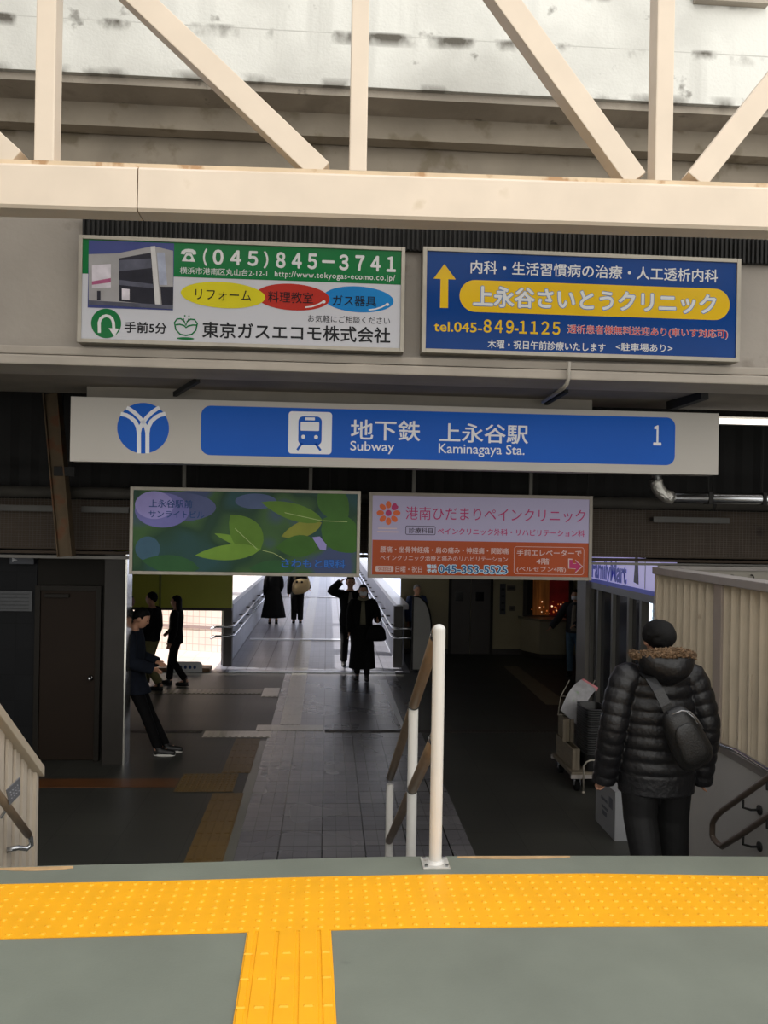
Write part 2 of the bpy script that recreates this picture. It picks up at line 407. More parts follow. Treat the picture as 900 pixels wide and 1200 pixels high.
# notice on the left wall + hanging sign at top left
a = at(-6, 692, Y=YW); b = at(38, 716, Y=YW)
nb = thing('notice_board', 'pale ruled notice panel on the slate wall left of the door', 'notice board', ((a.x+b.x)/2, YW-.02, b.z))
g = G(); g.box((a.x-.3, YW-.03, b.z), (b.x, YW-.002, a.z)); g.build('board', mat('notice_grey', '#3a3c3f', rough=.5, var=.06, scale=5), nb)
for k in range(5):
    zz = a.z-.03-k*.042
    g = G(); g.box((a.x-.28, YW-.033, zz-.014), (b.x-.03, YW-.0301, zz)); g.build('text_line', mat('notice_line', '#2c2e31', rough=.6, var=.2, scale=40, stretch=(8,1,1)), nb)
a = at(12, 653, Y=YW-.1); b = at(40, 661, Y=YW-.1)
hs = thing('door_lintel_sign', 'small dark sign under the girder at the far left', 'sign', ((a.x+b.x)/2, YW-.1, b.z))
g = G(); g.box((a.x, YW-.12, b.z), (b.x, YW-.001, a.z)); g.build('plate', mat('navy_plate', '#20242e', rough=.5, var=.1, scale=5), hs)
g = G(); g.prism([(a.x+.03, YW-.121, b.z+.02), (a.x+.09, YW-.121, b.z+.045), (a.x+.03, YW-.121, b.z+.07)], (0,-.002,0)); g.build('arrow', mat('plate_mark', '#9a9ca0', rough=.5, var=.1, scale=5), hs)

# ------------------------------------------------------------------ beige roof truss across the top
TN = Vector((.03, 1, 0)); TP = Vector((0, 5.3, 0))
def atp(px, py, dy=0.0):
    d = ray(px, py); P = TP+Vector((0, dy, 0))
    return EYE + d*((P-EYE).dot(TN)/d.dot(TN))
TX = Vector((1, -.03, 0)).normalized()
zt_ = atp(450, 204).z; zb_ = atp(450, 255.5).z
tr = thing('roof_truss', 'beige steel lattice truss spanning the top of the view', 'truss', (0, 5.3, zb_))
def tpt(x, dy, z): return Vector((x, 5.3-.03*x+dy, z))
xj = atp(161, 225).x
def chord(xa, xb):
    g = G(); D = .20; b = .018
    prof = [(0, zb_+b), (b, zb_), (D-b, zb_), (D, zb_+b), (D, zt_-b), (D-b, zt_), (b, zt_), (0, zt_-b)]
    g.loft([[tpt(x, dy, z) for dy, z in prof] for x in (xa, xb)])
    g.build('bottom_chord', M_beige, tr)
chord(-7, xj-.004); chord(xj+.004, 7)
g = G()
g.loft([[tpt(x, dy, z) for dy, z in ((.03, zt_+.001), (.19, zt_+.001), (.19, zt_+.03), (.03, zt_+.03))] for x in (-7, 7)])
g.build('rusty_flange', mat('rust_streaked_beige', '#d2bb9c', rough=.6, var=.1, scale=4, rust='#b08a62', rustamt=.56, rscale=6), tr)
ztop = zt_+1.75
g = G(); g.loft([[tpt(x, dy, z) for dy, z in ((.0, ztop), (.2, ztop), (.2, ztop+.25), (.0, ztop+.25))] for x in (-7, 7)]); g.build('top_chord', M_beige, tr)
def trpost(pxl, pxr, py=180):
    a = atp(pxl, py, .03); b = atp(pxr, py, .03)
    g = G(); x0, x1 = a.x, b.x
    g.loft([[tpt(x, dy, z) for x, dy in ((x0, .03), (x1, .03), (x1, .17), (x0, .17))] for z in (zt_+.02, ztop+.01)])
    g.build('post', M_beige, tr, bevel=.008)
trpost(39.5, 63); trpost(409.5, 430); trpost(768, 788.5)
trpost(-330, -307); trpost(1120, 1142)
def trdiag(xa, ya, xb, yb, w=.145):
    a = atp(xa, ya, .1); b = atp(xb, yb, .1)
    d = (a-b); t = (ztop+.02-b.z)/d.z; a2 = b+d*t
    g = G(); g.beam(b-d*0.01, a2, w, .13, up=TN); g.build('diagonal_brace', M_beige, tr, bevel=.006)
trdiag(162, 0, 375, 203); trdiag(588, 0, 741, 212); trdiag(900, 105, 813, 214); trdiag(-190, 0, 18, 190)

# ------------------------------------------------------------------ girder, mesh, pipes, braces in the dark opening
YG = 10.0
gzt = at(450, 592, Y=YG).z; gzb = at(450, 654, Y=YG).z
M_gird = mat('brown_girder', '#3f342a', rough=.85, var=.2, scale=2.0, rust='#2a211a', rustamt=.66, rscale=3)
g = G(); g.box((-9, YG, gzb+.05), (9, YG+.06, gzt)); g.box((-9, YG-.03, gzb), (9, YG+.25, gzb+.03)); g.box((-9, YG+.06, gzt-.03), (9, YG+.3, gzt)); struct(g, 'beam_girder', M_gird)
g = G(); g.box((-9, YG-.05, gzb-.055), (xcol1+.02, YG-.02, gzb-.02)); struct(g, 'trim_girder_edge', mat('pale_edge_trim', '#6b6863', rough=.5, var=.1, scale=5))
g = G(); g.box((at(692,650,Y=YG).x, YG-.05, gzb-.04), (9, YG-.02, gzb-.012)); struct(g, 'trim_girder_edge_right', mat('pale_edge_trim', '#6b6863'))
# bird netting in front of the girder: one sheet of wire
g = G()
zn0, zn1 = gzb+.07, at(450, 590, Y=YG-.03).z
for i in range(300):
    x = -6+12*i/299
    g.box((x-.0012, YG-.021, zn0), (x+.0012, YG-.019, zn1))
for k in range(25):
    z = zn0+(zn1-zn0)*k/24
    g.box((-6, YG-.0215, z-.0012), (6, YG-.0195, z+.0012))
tag(g.build('bird_netting', mat('netting_wire', '#55504a', rough=.7, var=.2, scale=9), origin='base'), 'fine square wire netting stretched over the brown girder', 'netting')
M_pipe = mat('lagged_pipe', '#37342f', rough=.7, var=.2, scale=5)
zp = at(80, 577, Y=9.78).z
pp = thing('lagged_pipe', 'thick grey lagged pipe running level above the brown girder', 'pipe', (0, 9.78, zp-.06))
g = G(); g.tube([(-7, 9.78, zp), (7, 9.78, zp)], .065, 16); g.build('pipe_run', M_pipe, pp, smooth=True)
for k in range(9):
    x = -6+1.5*k
    g = G(); g.tube([(x, 9.78, zp), (x+.04, 9.78, zp)], .072, 16); g.tube([(x+.02, 9.78, zp+.06), (x+.02, 9.78, 4.0)], .008, 6); g.build('pipe_clamp', M_dark, pp)
zp2 = at(100, 597, Y=9.8).z
for (xa, xb, lb) in ((at(-40,597,Y=9.75).x, at(60,597,Y=9.75).x, 'flat steel cable tray left of the rusty brace'), (at(92,600,Y=9.75).x, at(148,600,Y=9.75).x, 'flat steel cable tray between the rusty brace and leaf sign'), (at(770,600,Y=9.75).x, at(860,600,Y=9.75).x, 'flat steel cable tray below the shiny bent pipe')):
    g = G(); g.box((xa, 9.86, zp2-.02), (xb, 9.97, zp2+.02)); g.box((xa, 9.855, zp2-.03), (xb, 9.865, zp2+.035))
    tag(g.build('cable_tray', mat('galvanised_tray', '#403f3c', rough=.5, metal=.3, var=.1, scale=6), origin='base'), lb, 'cable tray', 'cable trays over the girder')
M_rbr = mat('rusty_brace', '#52432f', rough=.8, var=.25, scale=5, rust='#5a3a22', rustamt=.55, rscale=5)
br = thing('steel_brace', 'slanting rust-flecked steel brace left of the station sign', 'brace', at(90, 655, Y=9.52))
g = G(); g.beam(at(61, 462, Y=9.52), at(78, 652, Y=9.52), .17, .10, up=(0,1,0)); g.build('web', M_rbr, br)
g = G(); g.beam(at(53, 462, Y=9.50), at(70, 652, Y=9.50), .012, .16, up=(0,1,0)); g.beam(at(69, 462, Y=9.50), at(86, 652, Y=9.50), .012, .16, up=(0,1,0)); g.build('flange', M_rbr, br)
a = at(80, 553, Y=9.55)
g = G(); g.box((a.x-.12, 9.43, a.z-.05), (a.x+.1, 9.48, a.z+.05)); g.build('splice_plate', M_dark, br, bevel=.004)
# polished bent pipe at right
bp = thing('bent_pipe', 'shiny steel pipe bending from vertical to level under the station sign', 'pipe', at(772, 590, Y=8.9))
P = [at(768, 500, Y=8.9), at(769, 562, Y=8.9)]
g = G(); g.tube([P[0], P[1]], .058, 18); g.build('riser', M_steel, bp, smooth=True)
c0 = at(769, 562, Y=8.9); c1 = at(788, 583, Y=8.9)
arc = [c0] + [c0.lerp(c1, .5)+Vector((-.05, 0, -.05))*math.sin(math.pi*.5)] + [c1]
arc = [Vector((c0.x+(c1.x-c0.x)*(1-math.cos(t)), 8.9, c0.z+(c1.z-c0.z)*math.sin(t))) for t in [i*math.pi/2/8 for i in range(9)]]
g = G(); g.tube(arc, .068, 18); g.build('foil_elbow', mat('crinkled_foil', '#c4c2bc', rough=.35, metal=.9, var=.1, scale=8, bump=.8, bscale=40), bp, smooth=True)
g = G(); g.tube([c1, Vector((7, 8.9, c1.z))], .058, 18); g.build('level_run', M_steel, bp, smooth=True)
for xq in (at(830,585,Y=8.9).x, at(893,585,Y=8.9).x):
    g = G(); g.tube([(xq, 8.9, c1.z+.05), (xq, 8.9, 4.0)], .007, 6); g.box((xq-.02, 8.83, c1.z-.064), (xq+.02, 8.97, c1.z+.066)); g.build('hanger', M_dark, bp)
# fluorescent tube
YT = 8.6
a = at(790, 492, Y=YT); b = at(930, 492, Y=YT)
ft = thing('fluorescent_lamp', 'bright white strip lamp beside the right end of station sign', 'lamp', ((a.x+b.x)/2, YT, a.z-.03))
M_tube = mat('lit_tube', '#ffffff', rough=.4, var=0, emit=3.0, emitcol='#fff6ea')
M_lampbody = mat('lamp_body', '#c9c7c2', rough=.5, var=.05, scale=5)
g = G(); g.tube([(a.x, YT-.03, a.z-.005), (b.x, YT-.03, a.z-.005)], .026, 12); g.build('tube', M_tube, ft, smooth=True)
g = G(); g.box((a.x-.03, YT, a.z-.03), (b.x+.03, YT+.08, a.z+.05)); g.build('housing', M_lampbody, ft, bevel=.005)
for x in (a.x-.01, b.x+.01):
    g = G(); g.box((x-.02, YT-.055, a.z-.035), (x+.02, YT, a.z+.03)); g.build('socket', M_lampbody, ft)
for x in (a.x+.15, b.x-.15):
    g = G(); g.tube([(x, YT+.04, a.z+.04), (x, YT+.04, 4.0)], .008, 6); g.build('hanger', M_dark, ft)

# ------------------------------------------------------------------ signs
def letters(body, bold=0.0, spacing=1.0):
    c = bpy.data.curves.new('t', 'FONT'); c.body = body; c.offset = bold; c.resolution_u = 3; c.space_character = spacing
    o = bpy.data.objects.new('t', c); COL.objects.link(o)
    bpy.context.view_layer.update()
    me = bpy.data.meshes.new_from_object(o.evaluated_get(bpy.context.evaluated_depsgraph_get()))
    bpy.data.objects.remove(o); bpy.data.curves.remove(c)
    return me
class Sign:
    """board on a plane Y = const (or X = const, seen from -X), laid out with the photograph's measures"""
    def __init__(s, name, label, corners, Y, depth, frame_px, face_mat, frame_mat=None, cat='sign', group=None, bevel=.004):
        s.Y = Y; TL, TR, BR, BL = corners; s.slope = ((TR[1]-TL[1])/(TR[0]-TL[0])+(BR[1]-BL[1])/(BR[0]-BL[0]))/2
        p = [at(x, y, Y=Y) for x, y in corners]
        x0 = (p[0].x+p[3].x)/2; x1 = (p[1].x+p[2].x)/2; z1 = (p[0].z+p[1].z)/2; z0 = (p[2].z+p[3].z)/2
        s.x0, s.x1, s.z0, s.z1 = x0, x1, z0, z1; s.d = depth
        s.tilt = ((p[1].z-p[0].z)+(p[2].z-p[3].z))/2/(x1-x0)
        s.root = thing(name, label, cat, ((x0+x1)/2, Y+depth/2, z0), group=group)
        f = frame_px*Y/1000
        g = G(); g.box((x0, Y+.008, z0), (x1, Y+depth, z1)); g.build('cabinet', frame_mat or M_alum, s.root, bevel=bevel)
        if f > 0:
            g = G()
            for lo, hi in (((x0, Y-.012, z0), (x0+f, Y+.01, z1)), ((x1-f, Y-.012, z0), (x1, Y+.01, z1)), ((x0+f, Y-.012, z0), (x1-f, Y+.01, z0+f)), ((x0+f, Y-.012, z1-f), (x1-f, Y+.01, z1))): g.box(lo, hi)
            g.build('frame', frame_mat or M_alum, s.root, bevel=.003)
        g = G(); g.box((x0+f, Y-.001, z0+f), (x1-f, Y+.009, z1-f)); g.build('face_panel', face_mat, s.root)
        s.layer = 0
    def pt(s, px, py, L):
        a = at(px, py, Y=s.Y)
        return Vector((a.x, s.Y-.0012-.0007*L, a.z - s.tilt*(a.x-s.x0)))
    def box(s, xl, yt, yb, xr):
        a = at(xl, yt, Y=s.Y); b = at(xl, yb, Y=s.Y); c = at(xr, (yt+yb)/2+s.slope*(xr-xl), Y=s.Y)
        q = s.tilt*((a.x+b.x)/2-s.x0)
        return (a.x+b.x)/2, b.z-q, c.x, a.z-q
    def poly(s, pts, m, name, L=1):
        g = G(); g.prism([s.pt(x, y, L) for x, y in pts], (0, .0006, 0)); return g.build(name, m, s.root)
    def flat(s, uv, m, name, L):
        g = G(); g.prism([Vector((u, s.Y-.0012-.0007*L, v)) for u, v in uv], (0, .0006, 0)); return g.build(name, m, s.root)
    def rect(s, xl, yt, yb, xr, m, name, L=1, r=0.0):
        x0, z0, x1, z1 = s.box(xl, yt, yb, xr)
        if r <= 0: return s.flat([(x0, z0), (x1, z0), (x1, z1), (x0, z1)], m, name, L)
        R = r*s.Y/1000; R = min(R, (z1-z0)/2-.0005); pts = []
        for cx, cz, a0 in ((x1-R, z1-R, 0), (x0+R, z1-R, 90), (x0+R, z0+R, 180), (x1-R, z0+R, 270)):
            for k in range(9):
                a = math.radians(a0+90*k/8); pts.append((cx+R*math.cos(a), cz+R*math.sin(a)))
        return s.flat(pts, m, name, L)
    def outline(s, xl, yt, yb, xr, m, name, L, r, w):
        x0, z0, x1, z1 = s.box(xl, yt, yb, xr); R = r*s.Y/1000; pts = []
        for cx, cz, a0 in ((x1-R, z1-R, 0), (x0+R, z1-R, 90), (x0+R, z0+R, 180), (x1-R, z0+R, 270)):
            for k in range(6):
                a = math.radians(a0+90*k/5); pts.append((cx+R*math.cos(a), cz+R*math.sin(a)))
        return s.strokeuv([pts+pts[:1]], w*s.Y/1000, m, name, L)
    def strokeuv(s, lines, w, m, name, L):
        g = G(); y = s.Y-.0012-.0007*L
        for ln in lines:
            P = [Vector((u, 0, v)) for u, v in ln]; n = len(P); cl = (P[0]-P[-1]).length < 1e-6
            off = []
            for i in range(n):
                a = P[max(i-1, 0)] if not (cl and i == 0) else P[-2]; b = P[min(i+1, n-1)] if not (cl and i == n-1) else P[1]
                t = (b-a).normalized(); off.append(Vector((-t.z, 0, t.x))*w/2)
            for i in range(n-1):
                q = [P[i]+off[i], P[i+1]+off[i+1], P[i+1]-off[i+1], P[i]-off[i]]
                g.prism([Vector((c.x, y, c.z)) for c in q], (0, .0006, 0))
        return g.build(name, m, s.root)
    def stroke(s, lines, wpx, m, name, L=2):
        return s.strokeuv([[(s.pt(x, y, L).x, s.pt(x, y, L).z) for x, y in ln] for ln in lines], wpx*s.Y/1000, m, name, L)
    def ellipse(s, cx, cy, rx, ry, m, name, L=1, n=40, rot=0):
        c = s.pt(cx, cy, L); k = s.Y/1000; pts = []
        for i in range(n):
            a = 2*math.pi*i/n; u = rx*math.cos(a); v = ry*math.sin(a); cr, sr = math.cos(rot), math.sin(rot)
            pts.append((c.x+(u*cr-v*sr)*k, c.z+(u*sr+v*cr)*k))
        return s.flat(pts, m, name, L)
    def text(s, body, xl, yt, yb, xr, m, L=3, bold=0.0, name='lettering', spacing=1.0):
        me = letters(body, 0.0, spacing)
        x0, z0, x1, z1 = s.box(xl, yt, yb, xr)
        bm = bmesh.new(); bm.from_mesh(me)
        if bold > .002:                     # heavier weight: the glyphs thickened all round by `bold` of an em
            src = bm.copy()
            nd = 8 if bold > .02 else 6
            for k in range(nd):
                t = 2*math.pi*k/nd; off = Vector((bold*math.cos(t), bold*math.sin(t), -(k+1))); mp_ = {}
                for v in src.verts: mp_[v] = bm.verts.new(v.co+off)
                for f_ in src.faces: bm.faces.new([mp_[v] for v in f_.verts])
            src.free()
        bm.to_mesh(me); bm.free()
        xs = [v.co.x for v in me.vertices]; ys = [v.co.y for v in me.vertices]
        ax, bx, ay, by = min(xs), max(xs), min(ys), max(ys); y = s.Y-.0012-.0007*L
        for v in me.vertices:
            v.co = Vector((x0+(v.co.x-ax)/(bx-ax)*(x1-x0), y-.00007*v.co.z, z0+(v.co.y-ay)/(by-ay)*(z1-z0)))
        return link(name, me, m, s.root)
    def outlined(s, body, xl, yt, yb, xr, m, mo, L=3, bold=0.0, ol=.05, grow=1.0):
        s.text(body, xl-grow, yt-grow, yb+grow, xr+grow, mo, L, bold+ol, name='letter_outline')
        s.text(body, xl, yt, yb, xr, m, L+1, bold)

E_ = .03
S_white = mat('print_white', '#acacb2', rough=.25, var=.015, scale=2, emit=E_, spec=.12)
S_green = mat('print_green', '#0b5f30', rough=.25, var=.03, scale=2, emit=E_, spec=.12)
S_yel = mat('print_yellow', '#b8ad22', rough=.25, var=.04, scale=3, emit=E_, spec=.12)
S_red = mat('print_red', '#9a2c24', rough=.25, var=.04, scale=3, emit=E_, spec=.12)
S_cyan = mat('print_sky_blue', '#1c6ca6', rough=.25, var=.05, scale=3, emit=E_, spec=.12)
S_blk = mat('print_black', '#17171a', rough=.3, var=.05, scale=3, spec=.12)
S_wlet = mat('print_white_letter', '#bcbcbc', rough=.25, var=.01, scale=3, emit=E_, spec=.12)
S_blue = mat('print_blue', '#0a3470', spec=.12, rough=.22, var=.10, scale=1.2, emit=E_)
S_gold = mat('print_gold', '#c09d1e', rough=.22, var=.05, scale=2, emit=E_, spec=.12)
S_redl = mat('print_red_letter', '#b02824', rough=.3, var=.04, scale=3, emit=E_, spec=.12)
S_outl = mat('print_outline_blue', '#39649a', rough=.3, var=.04, scale=3, spec=.12)

# green and white gas appliance sign
A = Sign('advertising_sign', 'green and white advertising sign with phone number and building photo', [(92,275),(475,290.5),(473,412),(91,402)], YF-.13, .13, 4.5, S_white, cat='sign')
A.rect(95.5, 279, 320.5, 470.5, S_green, 'green_band', 1)
A.rect(103.5, 281.5, 360.5, 203.5, mat('photo_sky', '#3a4172', rough=.25, var=.12, scale=1.5, emit=E_, spec=.12), 'photo_print', 2)
M_ph1 = mat('photo_concrete', '#8d8b8c', rough=.3, var=.12, scale=6, spec=.12); M_ph2 = mat('photo_dark', '#26262e', rough=.3, var=.2, scale=8, spec=.12); M_ph3 = mat('photo_poster', '#b9b3bb', rough=.3, var=.2, scale=9, spec=.12); M_ph4 = mat('photo_glass', '#4b4c58', rough=.3, var=.3, scale=8, spec=.12)
A.poly([(104,298),(138,297),(180,288.5),(203,294),(203,356),(200,362),(104,355)], M_ph1, 'printed_building', 3)
A.poly([(139.5,303),(177,296),(180,322),(184,357.5),(140,353)], M_ph2, 'printed_building', 4)
A.poly([(140,305),(177,303),(178,314),(140,318)], M_ph4, 'printed_building', 5)
A.poly([(140,328),(179,333),(180,338),(140,334)], M_ph4, 'printed_building', 5)
A.poly([(108,311),(130,309.5),(130,337),(108,338)], M_ph3, 'printed_building', 5)
A.poly([(108,330),(130,326),(130,331),(108,334)], mat('photo_pink', '#8a4a68', rough=.3, var=.2, scale=8, spec=.12), 'printed_building', 6)
A.poly([(176.5,289),(182,288.5),(188,358),(182,358)], mat('photo_column', '#b4b2b2', rough=.3, var=.1, scale=8, spec=.12), 'printed_building', 6)
A.poly([(184,296),(193,296),(196,334),(187,334)], mat('photo_tower', '#9499ab', rough=.3, var=.2, scale=12, spec=.12), 'printed_building', 5)
A.poly([(188,336),(203,336),(203,361.5),(190,361)], M_ph2, 'printed_building', 5)
A.poly([(104,352),(203,358),(203,362.5),(104,357)], M_ph4, 'printed_building', 7)
A.poly([(114,341),(118,341),(118,352),(114,352)], M_ph2, 'printed_building', 6); A.poly([(143,338),(152,339),(152,352),(143,351)], M_ph3, 'printed_building', 6)
# telephone pictogram
A.poly([(212,297.5),(213,294),(217,292),(221,291.6),(226,292.2),(229.5,294.5),(230,298),(226,298.5),(225,295.8),(217.5,295.5),(216.5,298.2)], S_wlet, 'telephone_icon', 3)
A.poly([(218.2,296.8),(224.5,297),(229,306.8),(213.2,306)], S_wlet, 'telephone_icon', 3); A.ellipse(221.2, 302, 2.9, 2.5, S_green, 'telephone_icon', 4)
A.text('（', 238, 291, 311.5, 243, S_wlet, 3, .03); A.text('０４５', 249.5, 292, 310, 302.5, S_wlet, 3, .034); A.text('）', 309, 294, 314.5, 314.5, S_wlet, 3, .03); A.text('８４５－３７４１', 323.5, 295, 313.8, 464, S_wlet, 3, .036)
A.text('横浜市港南区丸山台2-12-1', 211, 312.7, 320.7, 313, S_wlet, 3, .0); A.text('http://www.tokyogas-ecomo.co.jp/', 322, 317, 326, 463, S_wlet, 3, .01, spacing=1.15)
A.ellipse(420, 350.5, 41.5, 15.2, S_cyan, 'blue_oval', 1, rot=-.03); A.ellipse(343, 348, 43, 15.5, S_red, 'red_oval', 2, rot=-.03); A.ellipse(261.5, 345.7, 48.5, 15.2, S_yel, 'yellow_oval', 3, rot=-.03)
for cx, cy in ((379.5, 353.5), (454, 356.5)):
    A.stroke([[(cx-22, cy+6.5), (cx-14, cy+5.5), (cx-7, cy+3.2), (cx-1, cy)]], 1.6, S_wlet, 'oval_gleam', 3); A.ellipse(cx, cy, 2, 1.7, S_wlet, 'oval_gleam', 4)
A.text('リフォーム', 229, 338.5, 351, 294.5, S_blk, 5, .004); A.text('料理教室', 314, 340.8, 354, 367, S_blk, 5, .004); A.text('ガス器具', 390, 345.5, 357.7, 441, S_blk, 5, .004)
A.text('お気軽にご相談ください', 361, 368.5, 377, 457, S_blk, 3)
A.ellipse(124.5, 379, 17, 17, S_green, 'turn_back_badge', 1)
A.stroke([[(116.5,390),(116.3,378),(118,373.5),(121,371),(124.5,370),(128.5,371),(131.5,373.8),(133,378),(133.5,386)]], 3.4, S_wlet, 'turn_back_arrow', 2)
A.poly([(127.5,384.5),(139.5,385.2),(134.2,394.5)], S_wlet, 'turn_back_arrow', 3)
A.text('手前5分', 146, 376.5, 389.8, 195.5, S_blk, 2, .022)
A.stroke([[(204.5,378),(206,386),(211,391.5),(218,393),(225,391.5),(229.5,387),(231.2,379),(228,374.5),(223.5,374),(219.5,376.5),(218,381.5),(216,376.5),(212,373.3),(207.5,373.8),(204.5,378)], [(206,380.5),(211,380),(216,381.6),(218,383.8),(220.5,382),(226,380.8),(230.5,381)]], 1.7, S_green, 'tulip_emblem', 2)
A.stroke([[(215.3,376),(215.2,373)],[(220.6,376.6),(221,373.4)]], 1.2, S_green, 'tulip_emblem', 2); A.ellipse(216.7, 370, .9, .9, S_green, 'tulip_emblem', 2); A.ellipse(221.5, 370.3, .9, .9, S_green, 'tulip_emblem', 2); A.ellipse(217.5, 396.6, 10, 1.5, S_green, 'tulip_emblem', 2)
A.text('東京ガスエコモ株式会社', 237, 376.5, 395.5, 457.5, S_blk, 3, .018)

# blue clinic sign
B = Sign('advertising_sign', 'blue clinic advertising sign with yellow capsule and yellow up arrow', [(496.5,290),(868.5,303),(865.5,425),(493,412.5)], YF-.13, .13, 4.8, S_blue)
B.poly([(520.8,309.5),(534,327.5),(525.3,327.3),(525,361),(515.6,360.8),(516.3,327),(508,326.6)], S_gold, 'up_arrow', 1)
B.text('内科・生活習慣病の治療・人工透析内科', 551.5, 305, 320.5, 841, S_wlet, 2, .012)
B.rect(538.5, 327.5, 365, 855, S_gold, 'yellow_capsule', 1, r=30)
B.outlined('上永谷さいとうクリニック', 554.5, 334.6, 359.2, 839, S_wlet, S_outl, 2, .03, .028, .8)
B.text('tel.045-', 508.5, 376.5, 388.2, 565, S_gold, 2, .015); B.text('８４９-１１２５', 566.5, 374.2, 389.8, 656.5, S_gold, 2, .022, spacing=.62)
B.outlined('透析患者様無料送迎あり(車いす対応可)', 665.5, 380.5, 391.5, 852.5, S_redl, S_wlet, 2, .004, .022, .5)
B.text('木曜・祝日午前診療いたします', 571.5, 398, 408, 709.5, S_wlet, 2, .012); B.text('<駐車場あり>', 721.5, 401.5, 411, 788, S_wlet, 2, .012)

# subway station sign
YS = 7.8
SB = mat('subway_blue', '#04489c', spec=.12, rough=.3, var=.05, scale=1.2, emit=.22)
SW = mat('subway_white', '#a9a49d', rough=.3, var=.02, scale=2, emit=.10, spec=.12)
SL = mat('subway_letter_white', '#c4c4c6', rough=.3, var=.01, scale=2, emit=.22, spec=.12)
S = Sign('station_sign', 'long white and blue subway station sign with round blue emblem', [(83,463),(842,486),(842,557),(82,540)], YS, .22, 0, SW, frame_mat=mat('sign_shell', '#97938c', rough=.4, var=.03, scale=3), bevel=.006)
S.rect(235.5, 475.5, 533.5, 791, SB, 'blue_field', 1, r=11)
S.ellipse(167.8, 502, 29.4, 29.2, SB, 'emblem_disc', 1, n=56)
for sgn in (-1, 1):
    cx = 167.8
    # outer branch and inner branch, curving from the stem to the rim
    inner = [(cx+sgn*5.0, 531.5), (cx+sgn*5.0, 508), (cx+sgn*6.2, 500.5), (cx+sgn*9.6, 494), (cx+sgn*15, 489.2), (cx+sgn*20, 486.6), (cx+sgn*26.2, 485.2)]
    cross = [(cx-sgn*5.0, 508), (cx-sgn*3.6, 501.5), (cx-sgn*.5, 495.5), (cx+sgn*4.2, 489.5), (cx+sgn*10, 483.8), (cx+sgn*16.2, 479.4), (cx+sgn*19.2, 478)]
    S.stroke([inner], 4.6, SL, 'emblem_branch', 2); S.stroke([cross], 4.4, SL, 'emblem_branch', 3)
S.rect(338, 482.5, 532, 388.8, SL, 'train_icon_tile', 2, r=4)
S.rect(349.6, 488.3, 522, 377, SB, 'train_icon', 3, r=6)
S.rect(357.8, 489.8, 493, 369, SL, 'train_icon', 4, r=.5); S.rect(352.3, 495, 505.3, 374, SL, 'train_icon', 4, r=1)
S.ellipse(355.4, 512.6, 2.3, 2.3, SL, 'train_icon', 4); S.ellipse(370.4, 513, 2.3, 2.3, SL, 'train_icon', 4)
S.stroke([[(354,520),(348.3,528)],[(369.5,520.5),(375.8,528.6)]], 2.6, SB, 'train_icon', 3)
S.text('地下鉄', 411, 492, 516, 492.5, SL, 2, .012); S.text('Subway', 410.5, 517.5, 532, 462, SL, 2, .006)
S.text('上永谷駅', 515, 496.5, 519, 619, SL, 2, .012); S.text('Kaminagaya Sta.', 514, 520.5, 535.5, 614.5, SL, 2, .006); S.text('１', 765.5, 500, 523.5, 775, SL, 2, .02)
# back rail and arms that hold the station sign
zr0 = S.z1+.005; zr1 = at(450, 458.5, Y=YS+.15).z
g = G(); g.box((at(98,460,Y=YS).x, YS+.1, S.z1-.02), (at(698,472,Y=YS).x, YS+.16, max(zr1, S.z1+.06))); g.build('back_rail', mat('rail_grey', '#7d776e', rough=.6, var=.08, scale=4), S.root)
for (xa, ya, xb, yb, w) in ((640, 472, 664, 456, .035), (785, 476, 826, 461, .07), (205, 462, 232, 446, .035)):
    a = at(xa, ya, Y=YS+.05); b = at(xb, yb, Y=YS-.55); b.z = min(b.z, zs+.02); a.z = max(a.z, S.z1)
    g = G(); g.beam(a, Vector((a.x+(b.x-a.x), YS-.55, zs+.0)), w, w*1.2); g.build('hanging_arm', M_dark, S.root)
# wiring conduit that comes down the lip beside the blue sign
a0 = at(667, 424, Y=YF-.14); a1 = at(666, 444, Y=YF-.14); a2 = at(660, 455, Y=YF-.1); a3 = at(636, 471, Y=7.6)
g = G(); g.tube([a0, a1, a1.lerp(a2,.6)+Vector((.01,-.005,0)), a2, a3], .016, 10)
tag(g.build('conduit', mat('conduit_grey', '#8f897f', rough=.5, var=.06, scale=6), smooth=True, origin='base'), 'thin grey conduit bending down from beneath the blue clinic sign', 'conduit')
# dark louvre strip above the two facade signs
g = G()
gx0, gx1 = at(100, 268, Y=YF).x, at(905, 285, Y=YF).x; gz0 = A.z1+.012; gz1 = gz0+.20
g.box((gx0, YF-.02, gz0), (gx1, YF+.015, gz1))
for i in range(150):
    x = gx0+(gx1-gx0)*i/149; g.box((x-.008, YF-.05, gz0), (x+.008, YF-.02, gz1))
tag(g.build('vent_grille', M_dark, origin='base'), 'dark slatted grille strip directly above the two facade signs', 'grille')

